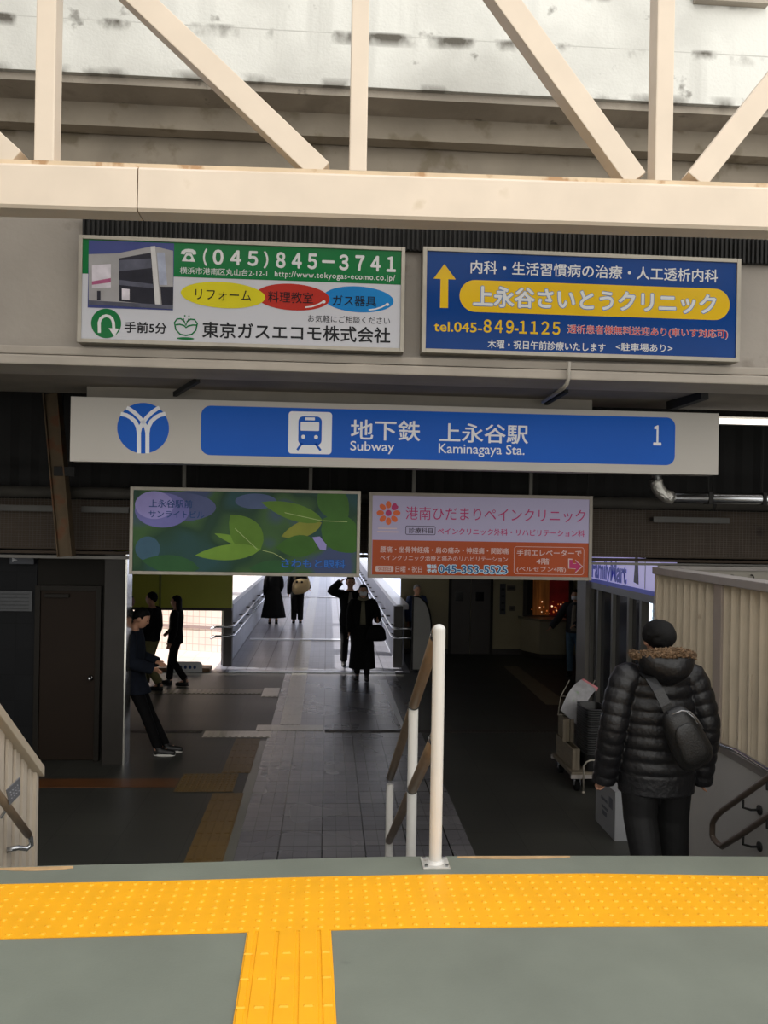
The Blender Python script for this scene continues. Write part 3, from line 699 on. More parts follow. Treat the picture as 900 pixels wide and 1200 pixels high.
# leaf sign
M_leafbg = bpy.data.materials.new('leaf_print_backdrop'); M_leafbg.use_nodes = True
nt = M_leafbg.node_tree; N = nt.nodes; L_ = nt.links; bs = N['Principled BSDF']
tc = N.new('ShaderNodeTexCoord'); nz = N.new('ShaderNodeTexNoise'); nz.inputs['Scale'].default_value = 1.7; nz.inputs['Detail'].default_value = 1.5
L_.new(tc.outputs['Object'], nz.inputs['Vector']); rp = N.new('ShaderNodeValToRGB')
cr = rp.color_ramp; cr.elements[0].position = .36; cr.elements[0].color = (*lin('#2b4a4c'), 1); cr.elements[1].position = .62; cr.elements[1].color = (*lin('#3f4a6a'), 1)
e = cr.elements.new(.47); e.color = (*lin('#26402f'), 1); e = cr.elements.new(.55); e.color = (*lin('#3d5a34'), 1)
L_.new(nz.outputs['Fac'], rp.inputs[0]); L_.new(rp.outputs[0], bs.inputs['Base Color']); L_.new(rp.outputs[0], bs.inputs['Emission Color']); bs.inputs['Emission Strength'].default_value = .09; bs.inputs['Roughness'].default_value = .3; bs.inputs['Specular IOR Level'].default_value = .1
YL = 9.0
LS = Sign('advertising_sign', 'green leaf picture advertising sign with blue lettering', [(153,570),(422,575.5),(422,677),(151,672)], YL, .14, 3.8, M_leafbg)
EL = .10
def leafmat(n, c): return mat(n, c, rough=.3, var=.12, scale=4, emit=EL, spec=.1)
m1, m2, m3, m4 = leafmat('leaf_green', '#55752a'), leafmat('leaf_olive', '#7a7e33'), leafmat('leaf_mid', '#3a5f26'), leafmat('leaf_pale', '#688a34')
m_lav = leafmat('blur_lavender', '#8b84b8'); m_lav2 = leafmat('blur_violet', '#6a68a0'); m_dkg = leafmat('blur_deep_green', '#2c5230')
def leaf(bx, by, tx, ty, w, m, L, name='printed_leaf'):
    pts = []; n = 9; dx, dy = tx-bx, ty-by; l = math.hypot(dx, dy); nx, ny_ = -dy/l, dx/l
    for sg in (1, -1):
        rng = range(n+1) if sg == 1 else range(n-1, 0, -1)
        for i in rng:
            t = i/n; h = w/2*(math.sin(math.pi*t**.85))**.8; pts.append((bx+dx*t+nx*h*sg, by+dy*t+ny_*h*sg))
    pts = [(min(max(x, 157.2), 417.6), min(max(y, 575), 671)) for x, y in pts]
    LS.poly(pts, m, name, L)
def Z3(x, y): return 140+x/3.1, 560+y/3.1
for (bx, by, tx, ty, w, m, L) in ((740,150,880,270,130,m3,2), (735,30,825,165,110,m3,3), (740,158,515,90,62,m1,4), (735,165,588,215,58,m2,3), (725,245,568,255,80,m3,4), (512,265,402,135,112,m1,5), (512,262,275,282,58,m4,6), (505,258,345,203,32,m4,4), (640,330,470,330,60,m_dkg,2), (290,330,80,300,70,m_dkg,2)):
    b = Z3(bx, by); t = Z3(tx, ty); leaf(b[0], b[1], t[0], t[1], w/3.1, m, L)
LS.ellipse(206, 594, 46, 17, leafmat('blur_dusk', '#4d5478'), 'printed_blur', 1); LS.ellipse(190, 598, 31, 20, m_lav2, 'printed_blur', 2); LS.ellipse(181, 592, 22, 16, m_lav, 'printed_blur', 3)
LS.ellipse(300, 588, 24, 9, leafmat('blur_slate', '#4b5878'), 'printed_blur', 1); LS.ellipse(173, 643, 14, 14, leafmat('blur_teal', '#3d5a6c'), 'printed_blur', 1)
LS.poly([Z3(700,218), Z3(728,215), Z3(752,245), Z3(750,265), Z3(728,262)], m_lav, 'printed_blur', 6)
LS.stroke([[Z3(520,265), Z3(560,275), Z3(600,298)], [Z3(740,158), Z3(828,162)], [Z3(500,260), Z3(420,185)], [Z3(735,158), Z3(600,128)]], .7, leafmat('leaf_vein', '#9aa870'), 'printed_stem', 7)
S_lb = mat('print_deep_blue', '#23406f', rough=.3, var=.05, scale=4, emit=.1, spec=.12); S_lb2 = mat('print_letter_blue', '#2f5fa6', rough=.3, var=.05, scale=4, emit=.2, spec=.12)
LS.text('上永谷駅前', 175, 585.2, 594.6, 225.5, S_lb, 9, .012); LS.text('サンライトビル', 174.5, 598, 606.3, 239.5, S_lb, 9, .012)
LS.outlined('さわもと眼科', 330, 655.5, 665.5, 404.5, S_lb2, S_lb, 9, .014, .03, .6)

# orange clinic sign
EO = .20
O_white = mat('clinic_white', '#8d879f', rough=.25, var=.05, scale=1.0, emit=.22, spec=.12); O_or = mat('clinic_orange', '#8f3f20', rough=.25, var=.05, scale=2, emit=.14, spec=.12)
O_pink = mat('clinic_magenta', '#9a2b58', rough=.3, var=.05, scale=4, emit=.12, spec=.12); O_pale = mat('clinic_pale_letter', '#ac9692', rough=.3, var=.03, scale=4, emit=.20, spec=.12)
O_dk = mat('clinic_dark_letter', '#39303a', rough=.3, var=.05, scale=4, spec=.12); O_pet = mat('clinic_petal', '#b5552e', rough=.3, var=.05, scale=4, emit=.15, spec=.12)
O_bl = mat('clinic_phone_blue', '#2b4a74', rough=.3, var=.05, scale=4, emit=.1, spec=.12); O_cy = mat('clinic_phone_halo', '#9cc0cf', rough=.3, var=.03, scale=4, emit=.22, spec=.12)
OS = Sign('advertising_sign', 'orange and white clinic advertising sign with flower emblem', [(432.5,577),(694.5,581),(693,679.5),(431.5,678)], YL, .14, 4.0, O_white, frame_mat=mat('cream_sign_frame', '#857c71', rough=.45, var=.06, scale=6))
OS.rect(436.2, 632.5, 674, 689.6, O_or, 'orange_field', 1)
for k in range(8):
    a = 2*math.pi*k/8+math.pi/2
    if k == 7:
        cx, cy = 455.3+9.6*math.cos(a), 601-9.6*math.sin(a)
        OS.ellipse(cx-.2, cy-.8, 4.2, 2.9, O_pink, 'emblem_petal', 2, 18, rot=a+.35); OS.ellipse(cx+.6, cy+.6, 4.2, 2.9, O_pink, 'emblem_petal', 3, 18, rot=a-.35)
    else: OS.ellipse(455.3+9.6*math.cos(a), 601-9.6*math.sin(a), 4.4, 3.2, O_pet, 'emblem_petal', 2, 18, rot=a)
OS.ellipse(455.3, 601, 3.6, 3.6, O_pink, 'emblem_centre', 2, 20)
OS.rect(443, 618.3, 619.5, 465, O_pale, 'illegible_line', 2); OS.rect(442, 622.3, 623.6, 467, O_pale, 'illegible_line', 2)
OS.text('港南ひだまりペインクリニック', 475.5, 593.2, 608.5, 686, O_pink, 3, .0)
OS.outline(475.5, 616, 626, 510, O_dk, 'caption_outline', 3, 1.5, .7); OS.text('診療科目', 479, 618, 624.5, 507, O_dk, 3, .012)
OS.text('ペインクリニック外科・リハビリテーション科', 512.5, 618, 626, 685, O_pink, 3, .012)
OS.text('腰痛・坐骨神経痛・肩の痛み・神経痛・関節痛', 445.5, 639.8, 647.2, 596, O_pale, 3, .012); OS.text('ペインクリニック治療と痛みのリハビリテーション', 445.5, 650.2, 656.4, 595, O_pale, 3, .006)
OS.rect(440, 663, 669.8, 461, O_pale, 'caption_pill', 2, r=1.5); OS.text('休診日', 443, 664, 669, 458, O_or, 3, .01); OS.text('日曜・祝日', 463.5, 663, 670.3, 494.5, O_pale, 3, .012)
OS.text('電話', 500, 661, 665.6, 511.5, O_cy, 3, .02); OS.text('予約', 500, 666.2, 671, 511.5, O_cy, 3, .02)
OS.outlined('045-353-5525', 514, 661.6, 671, 594.5, O_bl, O_cy, 3, .02, .05, .8)
OS.outline(602.5, 639.5, 671.5, 684, O_pale, 'box_outline', 3, 3, .5)
OS.text('手前エレベーターで', 605.5, 642.5, 650.3, 681.5, O_pale, 3, .014); OS.text('4階', 628.5, 653, 660.3, 643.5, O_pale, 3, .014); OS.text('(ベルセブン4階)', 605.5, 662.6, 669.4, 663, O_pale, 3, .006)
arrow = [(667,654.5),(671.2,654.7),(671.2,659.3),(675,659.3),(674,655.5),(681.8,662.3),(673.5,669.8),(674.8,665),(667,664.5)]
OS.poly([(674.2+(x-674.2)*1.16, 662+(y-662)*1.18) for x, y in arrow], O_pale, 'turn_arrow_outline', 3); OS.poly(arrow, O_pink, 'turn_arrow', 4)
# hangers of the two small signs
for sg, xs in ((LS, (216, 364)), (OS, (485, 622))):
    for x in xs:
        a = at(x, 565, Y=YL+.07)
        g = G(); g.box((a.x-.018, YL+.055, sg.z1-.005), (a.x+.018, YL+.085, 4.0)); g.build('hanger_bar', mat('hanger_grey', '#56534e', rough=.6, var=.1, scale=5), sg.root)

# ------------------------------------------------------------------ added sun-blocking wall out of view, far end of the concourse, bridge, outside
M_sunblock = mat('sunblock_render', '#8c877f', rough=.8, var=.08, scale=.8)
g = G(); g.box((-9.6, -12, -.2), (-9.2, 9.4, 15)); struct(g, 'wall_added_sunblock', M_sunblock)  # unseen wall, added to keep the sun off the landing and truss
XL, XR = -1.90, 1.42
M_bridge = tiles('bridge_paver', '#8e8e98', '#83848e', '#4c4c54', .375, .75, rough=.32, msize=.012, fine=.125)
g = G(); g.box((XL-.2, yend, ZF-.25), (XR+.2, 46, ZF)); struct(g, 'floor_bridge', M_bridge)
g = G(); g.box((XR+.2, 16.15, ZF-.2), (9, 18.7, ZF)); struct(g, 'floor_far', M_floor)
g = G(); g.box((XR+.2, 16.3, 1.24), (9, 18.7, 1.4)); struct(g, 'ceiling_far', M_ceil)
g = G(); g.box((-4.5, 16.3, 2.2), (2.6, 46, 2.32)); struct(g, 'roof_added_shade', M_lampbody)  # unseen roof, added to shade the bridge from direct sun
for xx in (-2.35, 1.9):
    for yy in (33, 39, 45):
        g = G(); g.box((xx-.06, yy-.06, ZF-2), (xx+.06, yy+.06, 2.2)); struct(g, 'pillar_added_shade', M_lampbody)  # props for the added shade roof
M_joint = mat('bright_joint_strip', '#e2e5ec', rough=.3, metal=.25, var=.04, scale=6)
for py in (788, 750, 700):
    y = at(370, py, Y=None, Z=ZF).y
    g = G(); g.box((XL+.1, y-.09, ZF), (XR-.1, y+.09, ZF+.022))
    tag(g.build('floor_joint_cover', M_joint, origin='base'), {788: 'shiny metal joint strip where the concourse floor meets the bridge', 750: 'shiny metal joint strip across the bridge under the walking couple', 700: 'faint joint strip farthest out across the bridge'}[py], 'joint strip')
M_par = mat('parapet_panel', '#a9adb8', rough=.5, var=.08, scale=2)
M_cop = mat('glare_white_coping', '#eef0f4', rough=.3, var=.03, scale=3)  # sky glare on the coping is put into this near-white colour
M_parend = mat('parapet_end_post', '#3b3834', rough=.5, var=.12, scale=5)
for side, x, lb in ((-1, XL, 'left bridge parapet with pale coping, steel rails and dark end post'), (1, XR, 'right bridge parapet with pale coping, steel rails and dark end post')):
    t = thing('bridge_parapet', lb, 'parapet', (x, 17, ZF))
    g = G(); g.box((min(x, x+side*.14), 16.9, ZF), (max(x, x+side*.14), 45, ZF+1.12)); g.build('wall_panel', M_par, t)
    g = G(); g.box((min(x-side*.02, x+side*.22), 16.9, ZF+1.12), (max(x-side*.02, x+side*.22), 45, ZF+1.22)); g.build('coping', M_cop, t, bevel=.01)
    g = G(); g.box((x-.085, 16.7, ZF), (x+.085, 16.9, ZF+1.2)); g.build('end_post', M_parend, t, bevel=.01)
    for h in (.78, .60):
        xi = x-side*.12
        g = G(); g.tube([(xi, 45, ZF+h), (xi, 16.75, ZF+h), (xi+side*.03, 16.66, ZF+h), (x, 16.6, ZF+h), (x+side*.2, 16.6, ZF+h), (x+side*.3, 16.62, ZF+h-.04), (x+side*.3, 16.95, ZF+h-.04)], .024, 10)
        g.build('hand_rail', M_steel, t, smooth=True)
    for k in range(18):
        y = 17.3+1.6*k
        g = G(); g.box((min(x, x-side*.13), y-.012, ZF+.76), (max(x, x-side*.13), y+.012, ZF+.79)); g.box((min(x, x-side*.13), y-.012, ZF+.57), (max(x, x-side*.13), y+.012, ZF+.6)); g.build('bracket', M_parend, t)
# outside on the left: sunlit pink tiled wall and paving, green board above
M_pink = tiles('pink_wall_tile', '#eee2e0', '#e9dbd9', '#cdb9b8', .15, .15, rough=.5, axes='xz', msize=.008)
g = G(); g.box((-14, 16.2, ZF-.3), (XL-.2, 60, ZF-.02)); struct(g, 'ground_outside', tiles('pink_paving', '#dccdc6', '#d5c3bd', '#b3a09b', .3, .15, rough=.7))
p = at(262, 765, Z=ZF-.02); q = Vector((-.35, -.94, 0)); dirw = Vector((.94, -.35, 0))
o_ = thing('tiled_wall', 'sunlit pink tiled wall outside behind the walking group', 'wall', (p.x, p.y, ZF-.02), rz=math.atan2(-.35, .94)); o_['kind'] = 'structure'
g = G(); g.box((-9, 0, 0), (-.02, .3, 2.6)); g.build('tiled_face', M_pink, o_, world=False)
hz = (at(240, 733, Y=p.y+.5).z-(ZF-.02))
g = G(); g.box((-9, -.02, hz-.03), (-.02, 0, hz+.03)); g.build('dado_strip', mat('dado_grey', '#a08e90', rough=.5, var=.06, scale=5), o_, world=False)
M_grn = mat('lime_green_board', '#b9bd4e', rough=.5, var=.06, scale=1.5)
zg = at(230, 712, Y=16.55).z
gb = thing('green_partition', 'yellow-green partition board above the bright opening on the left', 'partition', (-5, 16.55, zg)); gb['kind'] = 'structure'
g = G(); g.box((-9, 16.5, zg), (at(272, 700, Y=16.5).x, 16.6, 1.5)); g.build('board', M_grn, gb)
g = G(); g.box((-9, 16.48, zg-.05), (at(272, 700, Y=16.5).x, 16.62, zg)); g.build('bottom_rail', M_parend, gb)
xg = at(187, 700, Y=16.45).x
g = G(); g.box((xg-.02, 16.47, zg), (xg+.02, 16.5, 1.5)); g.build('seam_post', mat('dull_green_post', '#8a8f48', rough=.5, var=.08, scale=4), gb)
g = G(); g.box((-9, 16.1, ZF), (XL-.25, 16.45, ZF+.07)); struct(g, 'trim_curb', mat('brown_curb', '#6d5136', rough=.6, var=.15, scale=5))
a = at(199, 779, Y=16.05); b = at(237, 779, Y=16.05)
wz = thing('floor_sign_board', 'low white rounded sign board with blue marks at the left opening', 'sign', ((a.x+b.x)/2, 16.05, ZF))
g = G(); pts = []
w0, w1, h1 = a.x, b.x, ZF+.20
for cx, cz, a0 in ((w1-.07, h1-.07, 0), (w0+.07, h1-.07, 90)):
    for k in range(7):
        t = math.radians(a0+90*k/6); pts.append((cx+.07*math.cos(t), 16.03, cz+.07*math.sin(t)))
pts += [(w0, 16.03, ZF), (w1, 16.03, ZF)]
g.prism(pts, (0, .03, 0)); g.build('board', mat('white_board', '#d5d6d8', rough=.4, var=.03, scale=4), wz)
for k in range(5):
    x = w0+.12+k*.085
    g = G(); g.ell((x, 16.028, ZF+.10), (.027, .004, .035)); g.build('blue_mark', mat('blue_mark', '#1f3f78', rough=.4, var=.1, scale=9), wz)

# right far wall: doors, notices, counter, lit display window
YB = 18.5
M_bw = mat('beige_far_wall', '#8d8468', rough=.6, var=.06, scale=1.5)
M_bd = mat('dark_brown_panel', '#2e2722', rough=.5, var=.12, scale=2)
g = G(); g.box((XR+.2, YB, ZF), (9, YB+.15, 1.3)); struct(g, 'wall_back', M_bw)
xa, xb = at(525, 740, Y=YB).x, at(577, 740, Y=YB).x
d2 = thing('door_2', 'dark brown double lift doors in the beige far wall', 'door', ((xa+xb)/2, YB, ZF)); d2['kind'] = 'structure'
xm = (xa+xb)/2
g = G(); g.box((xa, YB-.03, ZF), (xa+.06, YB, 1.25)); g.box((xb-.06, YB-.03, ZF), (xb, YB, 1.25)); g.build('door_frame', M_dfr, d2)
g = G(); g.box((xa+.06, YB-.02, ZF), (xm-.004, YB, 1.25)); g.build('door_leaf', M_bd, d2, bevel=.004)
g = G(); g.box((xm+.004, YB-.02, ZF), (xb-.06, YB, 1.25)); g.build('door_leaf', M_bd, d2, bevel=.004)
for (xx, yy) in ((538, 699), (562, 699)):
    c = at(xx, yy, Y=YB); g = G(); g.box((c.x-.09, YB-.03, c.z-.1), (c.x+.09, YB-.02, c.z+.1)); g.build('door_window', mat('door_glass', '#17181a', rough=.1, var=.1, scale=5), d2)
g = G(); g.box((XR+.2, YB-.03, ZF), (xa, YB, ZF+.12)); g.box((xb, YB-.03, ZF), (at(617, 760, Y=YB).x, YB, ZF+.12)); struct(g, 'baseboard_back', M_bd)
a = at(586, 684, Y=YB); b = at(592, 720, Y=YB)
ns = thing('wall_notice', 'narrow black vertical notice on the beige wall beside lift doors', 'notice', ((a.x+b.x)/2, YB, b.z))
g = G(); g.box((a.x, YB-.025, b.z), (b.x, YB, a.z)); g.build('plate', mat('notice_black', '#15161a', rough=.4, var=.1, scale=6), ns)
for k in range(4):
    zz = a.z-.1-k*.15
    g = G(); g.box((a.x+.03, YB-.028, zz-.04), (b.x-.03, YB-.025, zz)); g.build('mark', M_wallg, ns)
for (x0_, y0_, x1_, y1_, lb) in ((594, 686, 604, 692, 'small grey plate on the beige wall above the call panel'), (597, 710, 603, 716, 'brown call panel on the beige wall left of the counter')):
    a = at(x0_, y0_, Y=YB); b = at(x1_, y1_, Y=YB)
    t = thing('wall_plate', lb, 'plate', ((a.x+b.x)/2, YB, b.z))
    g = G(); g.box((a.x, YB-.02, b.z), (b.x, YB, a.z)); g.build('plate', mat('plate_brown', '#4a4136', rough=.5, var=.1, scale=6), t, bevel=.003)
    g = G(); g.box((a.x+.03, YB-.024, b.z+.03), (b.x-.03, YB-.02, a.z-.03)); g.build('inset', mat('plate_dark', '#26231f', rough=.4, var=.1, scale=6), t)
xa, xb = at(617, 700, Y=YB).x, at(666, 700, Y=YB).x
za = at(640, 721, Y=YB).z
dw = thing('window_1', 'lit display window with red backdrop and sparkling lights over the counter', 'display window', ((xa+xb)/2, YB, za)); dw['kind'] = 'structure'
g = G(); g.box((xa-.08, YB-.08, za-.05), (xa, YB, 1.25)); g.box((xb, YB-.08, za-.05), (xb+.08, YB, 1.25)); g.box((xa, YB-.08, za-.05), (xb, YB, za)); g.build('window_frame', M_bd, dw)
g = G(); g.box((xa, YB-.02, za), (xa+.14, YB, 1.25)); g.build('dark_jamb', M_dark, dw)
g = G(); g.box((xa+.14, YB-.02, za), (xa+.5, YB, 1.25)); g.build('amber_drape', mat('amber_drape', '#a4602a', rough=.6, var=.5, scale=4, stretch=(4,1,.3), emit=.06), dw)
g = G(); g.box((xa+.5, YB-.02, za), (xb, YB, 1.25)); g.build('red_backdrop', mat('red_backdrop', '#7c1616', rough=.6, var=.4, scale=3, emit=.06), dw)
M_spark = mat('spark_bulb', '#ffd9a0', rough=.4, var=0, emit=1.2, emitcol='#ffd9ae'); M_amb = mat('amber_bulb', '#ff9a50', rough=.4, var=0, emit=.25, emitcol='#ff8a3c')
random.seed(3)
for k in range(26):
    x = xa+.1+random.random()*(xb-xa-.15); z = za+.04+abs(random.gauss(0, .13))+.25*abs((x-xa)/(xb-xa)-.5)**2
    g = G(); r = .010+random.random()*.010; g.ell((x, YB-.05, z), (r, r, r), u=8, v=6); g.build('fairy_light', M_spark if k % 4 == 0 else M_amb, dw, smooth=True)
a = at(611, 768, Z=ZF); xk0 = a.x; xk1 = at(660, 771, Z=ZF).x
yk = at(640, 772, Z=ZF).y
zc = at(640, 726, Y=yk).z
ct = thing('service_counter', 'beige service counter with stepped front below the display window', 'counter', ((xk0+xk1)/2, yk, ZF))
g = G(); g.prism([(xk0, YB-.01, ZF+.1), (at(629, 770, Z=ZF).x, yk, ZF+.1), (xk1, yk, ZF+.1), (xk1, YB-.01, ZF+.1)], (0, 0, zc-ZF-.14)); g.build('body', mat('counter_beige', '#8f8872', rough=.5, var=.05, scale=2), ct)
g = G(); g.prism([(xk0-.06, YB-.01, zc-.04), (at(629, 770, Z=ZF).x-.03, yk-.08, zc-.04), (xk1+.05, yk-.08, zc-.04), (xk1+.05, YB-.01, zc-.04)], (0, 0, .05)); g.build('worktop', mat('counter_top', '#6a6355', rough=.3, var=.1, scale=5), ct)
g = G(); g.prism([(xk0+.03, YB-.01, ZF), (at(629, 770, Z=ZF).x+.02, yk+.04, ZF), (xk1-.02, yk+.04, ZF), (xk1-.02, YB-.01, ZF)], (0, 0, .1)); g.build('plinth', M_bd, ct)
# white rounded board behind the right parapet end
YP = 16.35
a = at(483.5, 789, Y=YP); b = at(503.5, 789, Y=YP); zt_b = at(484, 700, Y=YP).z
ws = thing('standing_board', 'pale standing board with curved top corner beside the right parapet', 'board', ((a.x+b.x)/2, YP, ZF))
pts = [(a.x, ZF+.03), (b.x, ZF+.03), (b.x, ZF+.8)]
for k in range(1, 11):
    t = k/10*math.pi/2; pts.append((a.x+.06+(b.x-a.x-.06)*math.cos(t), ZF+.8+(zt_b-ZF-.8)*math.sin(t)))
pts.append((a.x, zt_b))
g = G(); g.prism([(x, YP-.02, z) for x, z in pts], (0, .04, 0)); g.build('panel', mat('pale_board', '#8d8c88', rough=.5, var=.05, scale=2), ws)
cx = sum(x for x, z in pts)/len(pts); cz = sum(z for x, z in pts)/len(pts)
g = G(); g.tube([(x+.012*(1 if x > cx else -1), YP, z+(.01 if z > cz else -.01)) for x, z in pts], .022, 8, closed=True); g.build('edge_trim', M_dark, ws)
for xx in (a.x+.05, b.x-.05):
    g = G(); g.box((xx-.03, YP-.2, ZF), (xx+.03, YP+.2, ZF+.03)); g.build('foot', M_dark, ws)

# shop on the right: lit fascia, pillar, glass front
XS = 4.04
y0s, y1s = at(692, 690, X=XS).y, at(774, 690, X=XS).y
zsb = at(695, 682, X=XS).z
M_fam = mat('shop_fascia_lit', '#bdb6ea', rough=.3, var=.06, scale=1.5, emit=.42)
M_famb = mat('shop_fascia_blue', '#1f2d9c', rough=.3, var=.05, scale=2, emit=.25)
fs = thing('shop_fascia_sign', 'lit lavender shop fascia with blue lettering over the glass front', 'sign', (XS, (y0s+y1s)/2, zsb))
g = G(); g.box((XS, y1s, zsb), (XS+.2, y0s+.25, zsb+.43)); g.build('light_box', M_fam, fs)
g = G(); g.box((XS-.012, y1s, zsb), (XS, y0s+.25, zsb+.055)); g.build('blue_stripe', M_famb, fs)
me = letters('FamilyMart', .03, .92)
xs = [v.co.x for v in me.vertices]; ys = [v.co.y for v in me.vertices]
ya, yb_ = at(694, 670, X=XS).y, at(735, 672, X=XS).y
zA, zB = at(715, 684, X=XS).z-.05, at(715, 656.5, X=XS).z
capt = .0
for v in me.vertices:
    u = (v.co.x-min(xs))/(max(xs)-min(xs)); w = (v.co.y-min(ys))/(max(ys)-min(ys))
    v.co = Vector((XS-.006, ya+(yb_-ya)*u, zA+(zB-zA)*w))
link('lettering', me, M_famb, fs)
yv = at(756, 680, X=XS).y
g = G(); g.box((XS-.004, yv-.01, zsb+.06), (XS, yv+.01, zsb+.52)); g.build('white_rule', S_wlet, fs)
yq = at(746, 675, X=XS).y
g = G(); g.prism([(XS-.003, yq+.10, zsb+.12), (XS-.003, yq-.08, zsb+.10), (XS-.003, yq-.06, zsb+.3), (XS-.003, yq-.03, zsb+.52), (XS-.003, yq+.06, zsb+.52), (XS-.003, yq+.07, zsb+.3)], (.003, 0, 0)); g.build('printed_bottle', mat('printed_grey', '#5c5a70', rough=.4, var=.4, scale=14), fs)
M_shop = mat('shop_front_metal', '#77756f', rough=.4, metal=.1, var=.08, scale=3)
M_glass = mat('dark_shop_glass', '#55565a', rough=.12, var=.1, scale=2, spec=.6, trans=.35)
sf = thing('shop_front', 'grey metal shop front with tall dark glass panes under lit fascia', 'shop front', (XS, (y0s+y1s)/2, ZF)); sf['kind'] = 'structure'
yedges = [y1s, 10.75, 11.2, 11.85, 12.5, y0s]
for a_, b_ in zip(yedges[1:], yedges[2:]):
    g = G(); g.box((XS+.05, a_+.035, ZF+.12), (XS+.065, b_-.035, zsb-.10)); g.build('glass_pane', M_glass, sf)
for y in yedges:
    g = G(); g.box((XS+.0, y-.035, ZF), (XS+.1, y+.035, zsb-.09)); g.build('mullion', M_shop, sf)
g = G(); g.box((XS, y1s, zsb-.10), (XS+.12, y0s, zsb)); g.build('head_rail', M_shop, sf)
g = G(); g.box((XS, y1s, ZF), (XS+.1, y0s, ZF+.12)); g.build('sill_rail', M_shop, sf)
pl = thing('shop_pillar', 'pale grey square pillar at the far corner of the shop', 'pillar', (XS+.05, y0s+.25, ZF))
g = G(); g.box((XS-.06, y0s+.04, ZF), (XS+.16, y0s+.5, 1.24)); g.build('shaft', mat('pillar_grey', '#8a867f', rough=.5, var=.06, scale=2), pl, bevel=.008)
g = G(); g.box((XS-.07, y0s+.03, ZF), (XS+.17, y0s+.51, ZF+.15)); g.build('skirting', M_shop, pl)
g = G(); g.box((8.2, 9.9, ZF), (8.3, 18.5, 1.3)); struct(g, 'wall_shop', M_wall)
g = G(); g.box((XS+.2, y0s+.3, ZF), (8.2, y0s+.4, 1.24)); struct(g, 'wall_shop_end', M_wall)
fp = at(766, 724, X=4.62)
fr = thing('display_cooler', 'bright lit cooler seen through the shop glass above the man', 'cooler', (4.62, fp.y, ZF))
g = G(); g.box((4.62, fp.y-.5, ZF), (5.2, fp.y+.5, fp.z+.35)); g.build('body', M_shop, fr, bevel=.01)
g = G(); g.box((4.60, fp.y+.05, fp.z-.16), (4.62, fp.y+.16, fp.z+.2)); g.build('light_strip', mat('cooler_light', '#e8f4ff', var=0, emit=2.0, emitcol='#dff0ff'), fr)
for k in range(3):
    g = G(); g.box((4.605, fp.y-.45, fp.z-.12+k*.1), (4.62, fp.y+.02, fp.z-.09+k*.1)); g.build('shelf_edge', mat('shelf_edge_lit', '#9fb4bd', var=.05, emit=.25), fr)
YR_ = 9.75
M_rw = mat('pale_side_wall', '#8f8a80', rough=.6, var=.05, scale=2)
xr0 = at(780, 680, Y=YR_).x
g = G(); g.box((xr0, YR_, ZF), (9, YR_+.15, gzb-.03)); struct(g, 'wall_right', M_rw)
g = G(); g.box((xr0-.1, YR_-.05, at(830,668,Y=YR_).z), (9, YR_-.001, gzb-.03)); struct(g, 'trim_lintel_right', M_cap)
for px in (836, 857, 880):
    a = at(px, 677, Y=YR_)
    g = G(); g.tube([(a.x, YR_, a.z+.03), (a.x, YR_-.05, a.z+.03), (a.x, YR_-.07, a.z), (a.x, YR_-.05, a.z-.03)], .008, 6)
    tag(g.build('wall_hook', M_dark, origin='base'), {836: 'first dark hook from the left on the pale wall over the fence', 857: 'middle dark hook on the pale wall over the fence', 880: 'third dark hook from the left on the pale wall over the fence'}[px], 'hook', 'hooks on the pale wall')

# ------------------------------------------------------------------ floor markings of the concourse
M_tb = mat('brown_tactile', '#5f4a26', rough=.5, var=.15, scale=4); M_ts = mat('reflection_toned_tactile', '#8f8c82', rough=.3, metal=.4, var=.1, scale=5); M_tg = mat('dull_tactile', '#6b6552', rough=.45, var=.12, scale=4)  # the pale metallic tactile tone carries reflected light in its colour
M_or = mat('orange_floor_strip', '#5c381c', rough=.5, var=.15, scale=4); M_drn = mat('drain_slot', '#2a241d', rough=.6, var=.15, scale=8)
def guide(xa, xb, ya, yb, m, label, bars='y', z=ZF+.0025, name='tactile_strip', n=4):
    x0, x1 = min(xa, xb), max(xa, xb); y0, y1 = min(ya, yb), max(ya, yb)
    g = G(); g.box((x0, y0, z), (x1, y1, z+.003))
    if bars == 'y':
        w = (x1-x0)/n; y = y0+.01
        while y < y1-.05:
            e = min(y+.29, y1-.01)
            for i in range(n): g.box((x0+w*(i+.22), y, z+.003), (x0+w*(i+.78), e, z+.008))
            y += .30
    elif bars == 'x':
        k = max(1, int((x1-x0)/.075)); w = (x1-x0)/k
        for i in range(k): g.box((x0+w*(i+.25), y0+.02, z+.003), (x0+w*(i+.75), y1-.02, z+.008))
    elif bars == 'dot':
        nx = max(1, int((x1-x0)/.06)); ny_ = max(1, int((y1-y0)/.06))
        for i in range(nx):
            for j in range(ny_): g.tube([((x0+(i+.5)*(x1-x0)/nx), y0+(j+.5)*(y1-y0)/ny_, z+.003), ((x0+(i+.5)*(x1-x0)/nx), y0+(j+.5)*(y1-y0)/ny_, z+.008)], [.016, .010], 6)
    return tag(g.build(name, m, origin='base'), label, 'tactile paving')
f = lambda x, y: at(x, y, Z=ZF)
guide(f(217,1007).x, f(262,1007).x, 6.3, f(255,930).y, M_tb, 'brown tactile guide strip at the stair foot left of grey pavers')
guide(f(217,1007).x, f(262,1007).x, f(255,906).y, f(262,866).y, M_tb, 'brown tactile guide strip just beyond the square warning pad')
guide(f(209,918).x, f(276,918).x, f(240,928).y, f(240,907).y, M_tb, 'dark square tactile warning pad where the left branch joins', 'dot')
guide(-6.5, f(208,918).x, f(150,923).y, f(150,913).y, M_or, 'thin orange strip running left from the warning pad', 'none')
guide(f(239,860).x, f(318,860).x, f(280,864.5).y, f(280,857).y, M_ts, 'lower row of bright tactile bars at the floor drain', 'x')
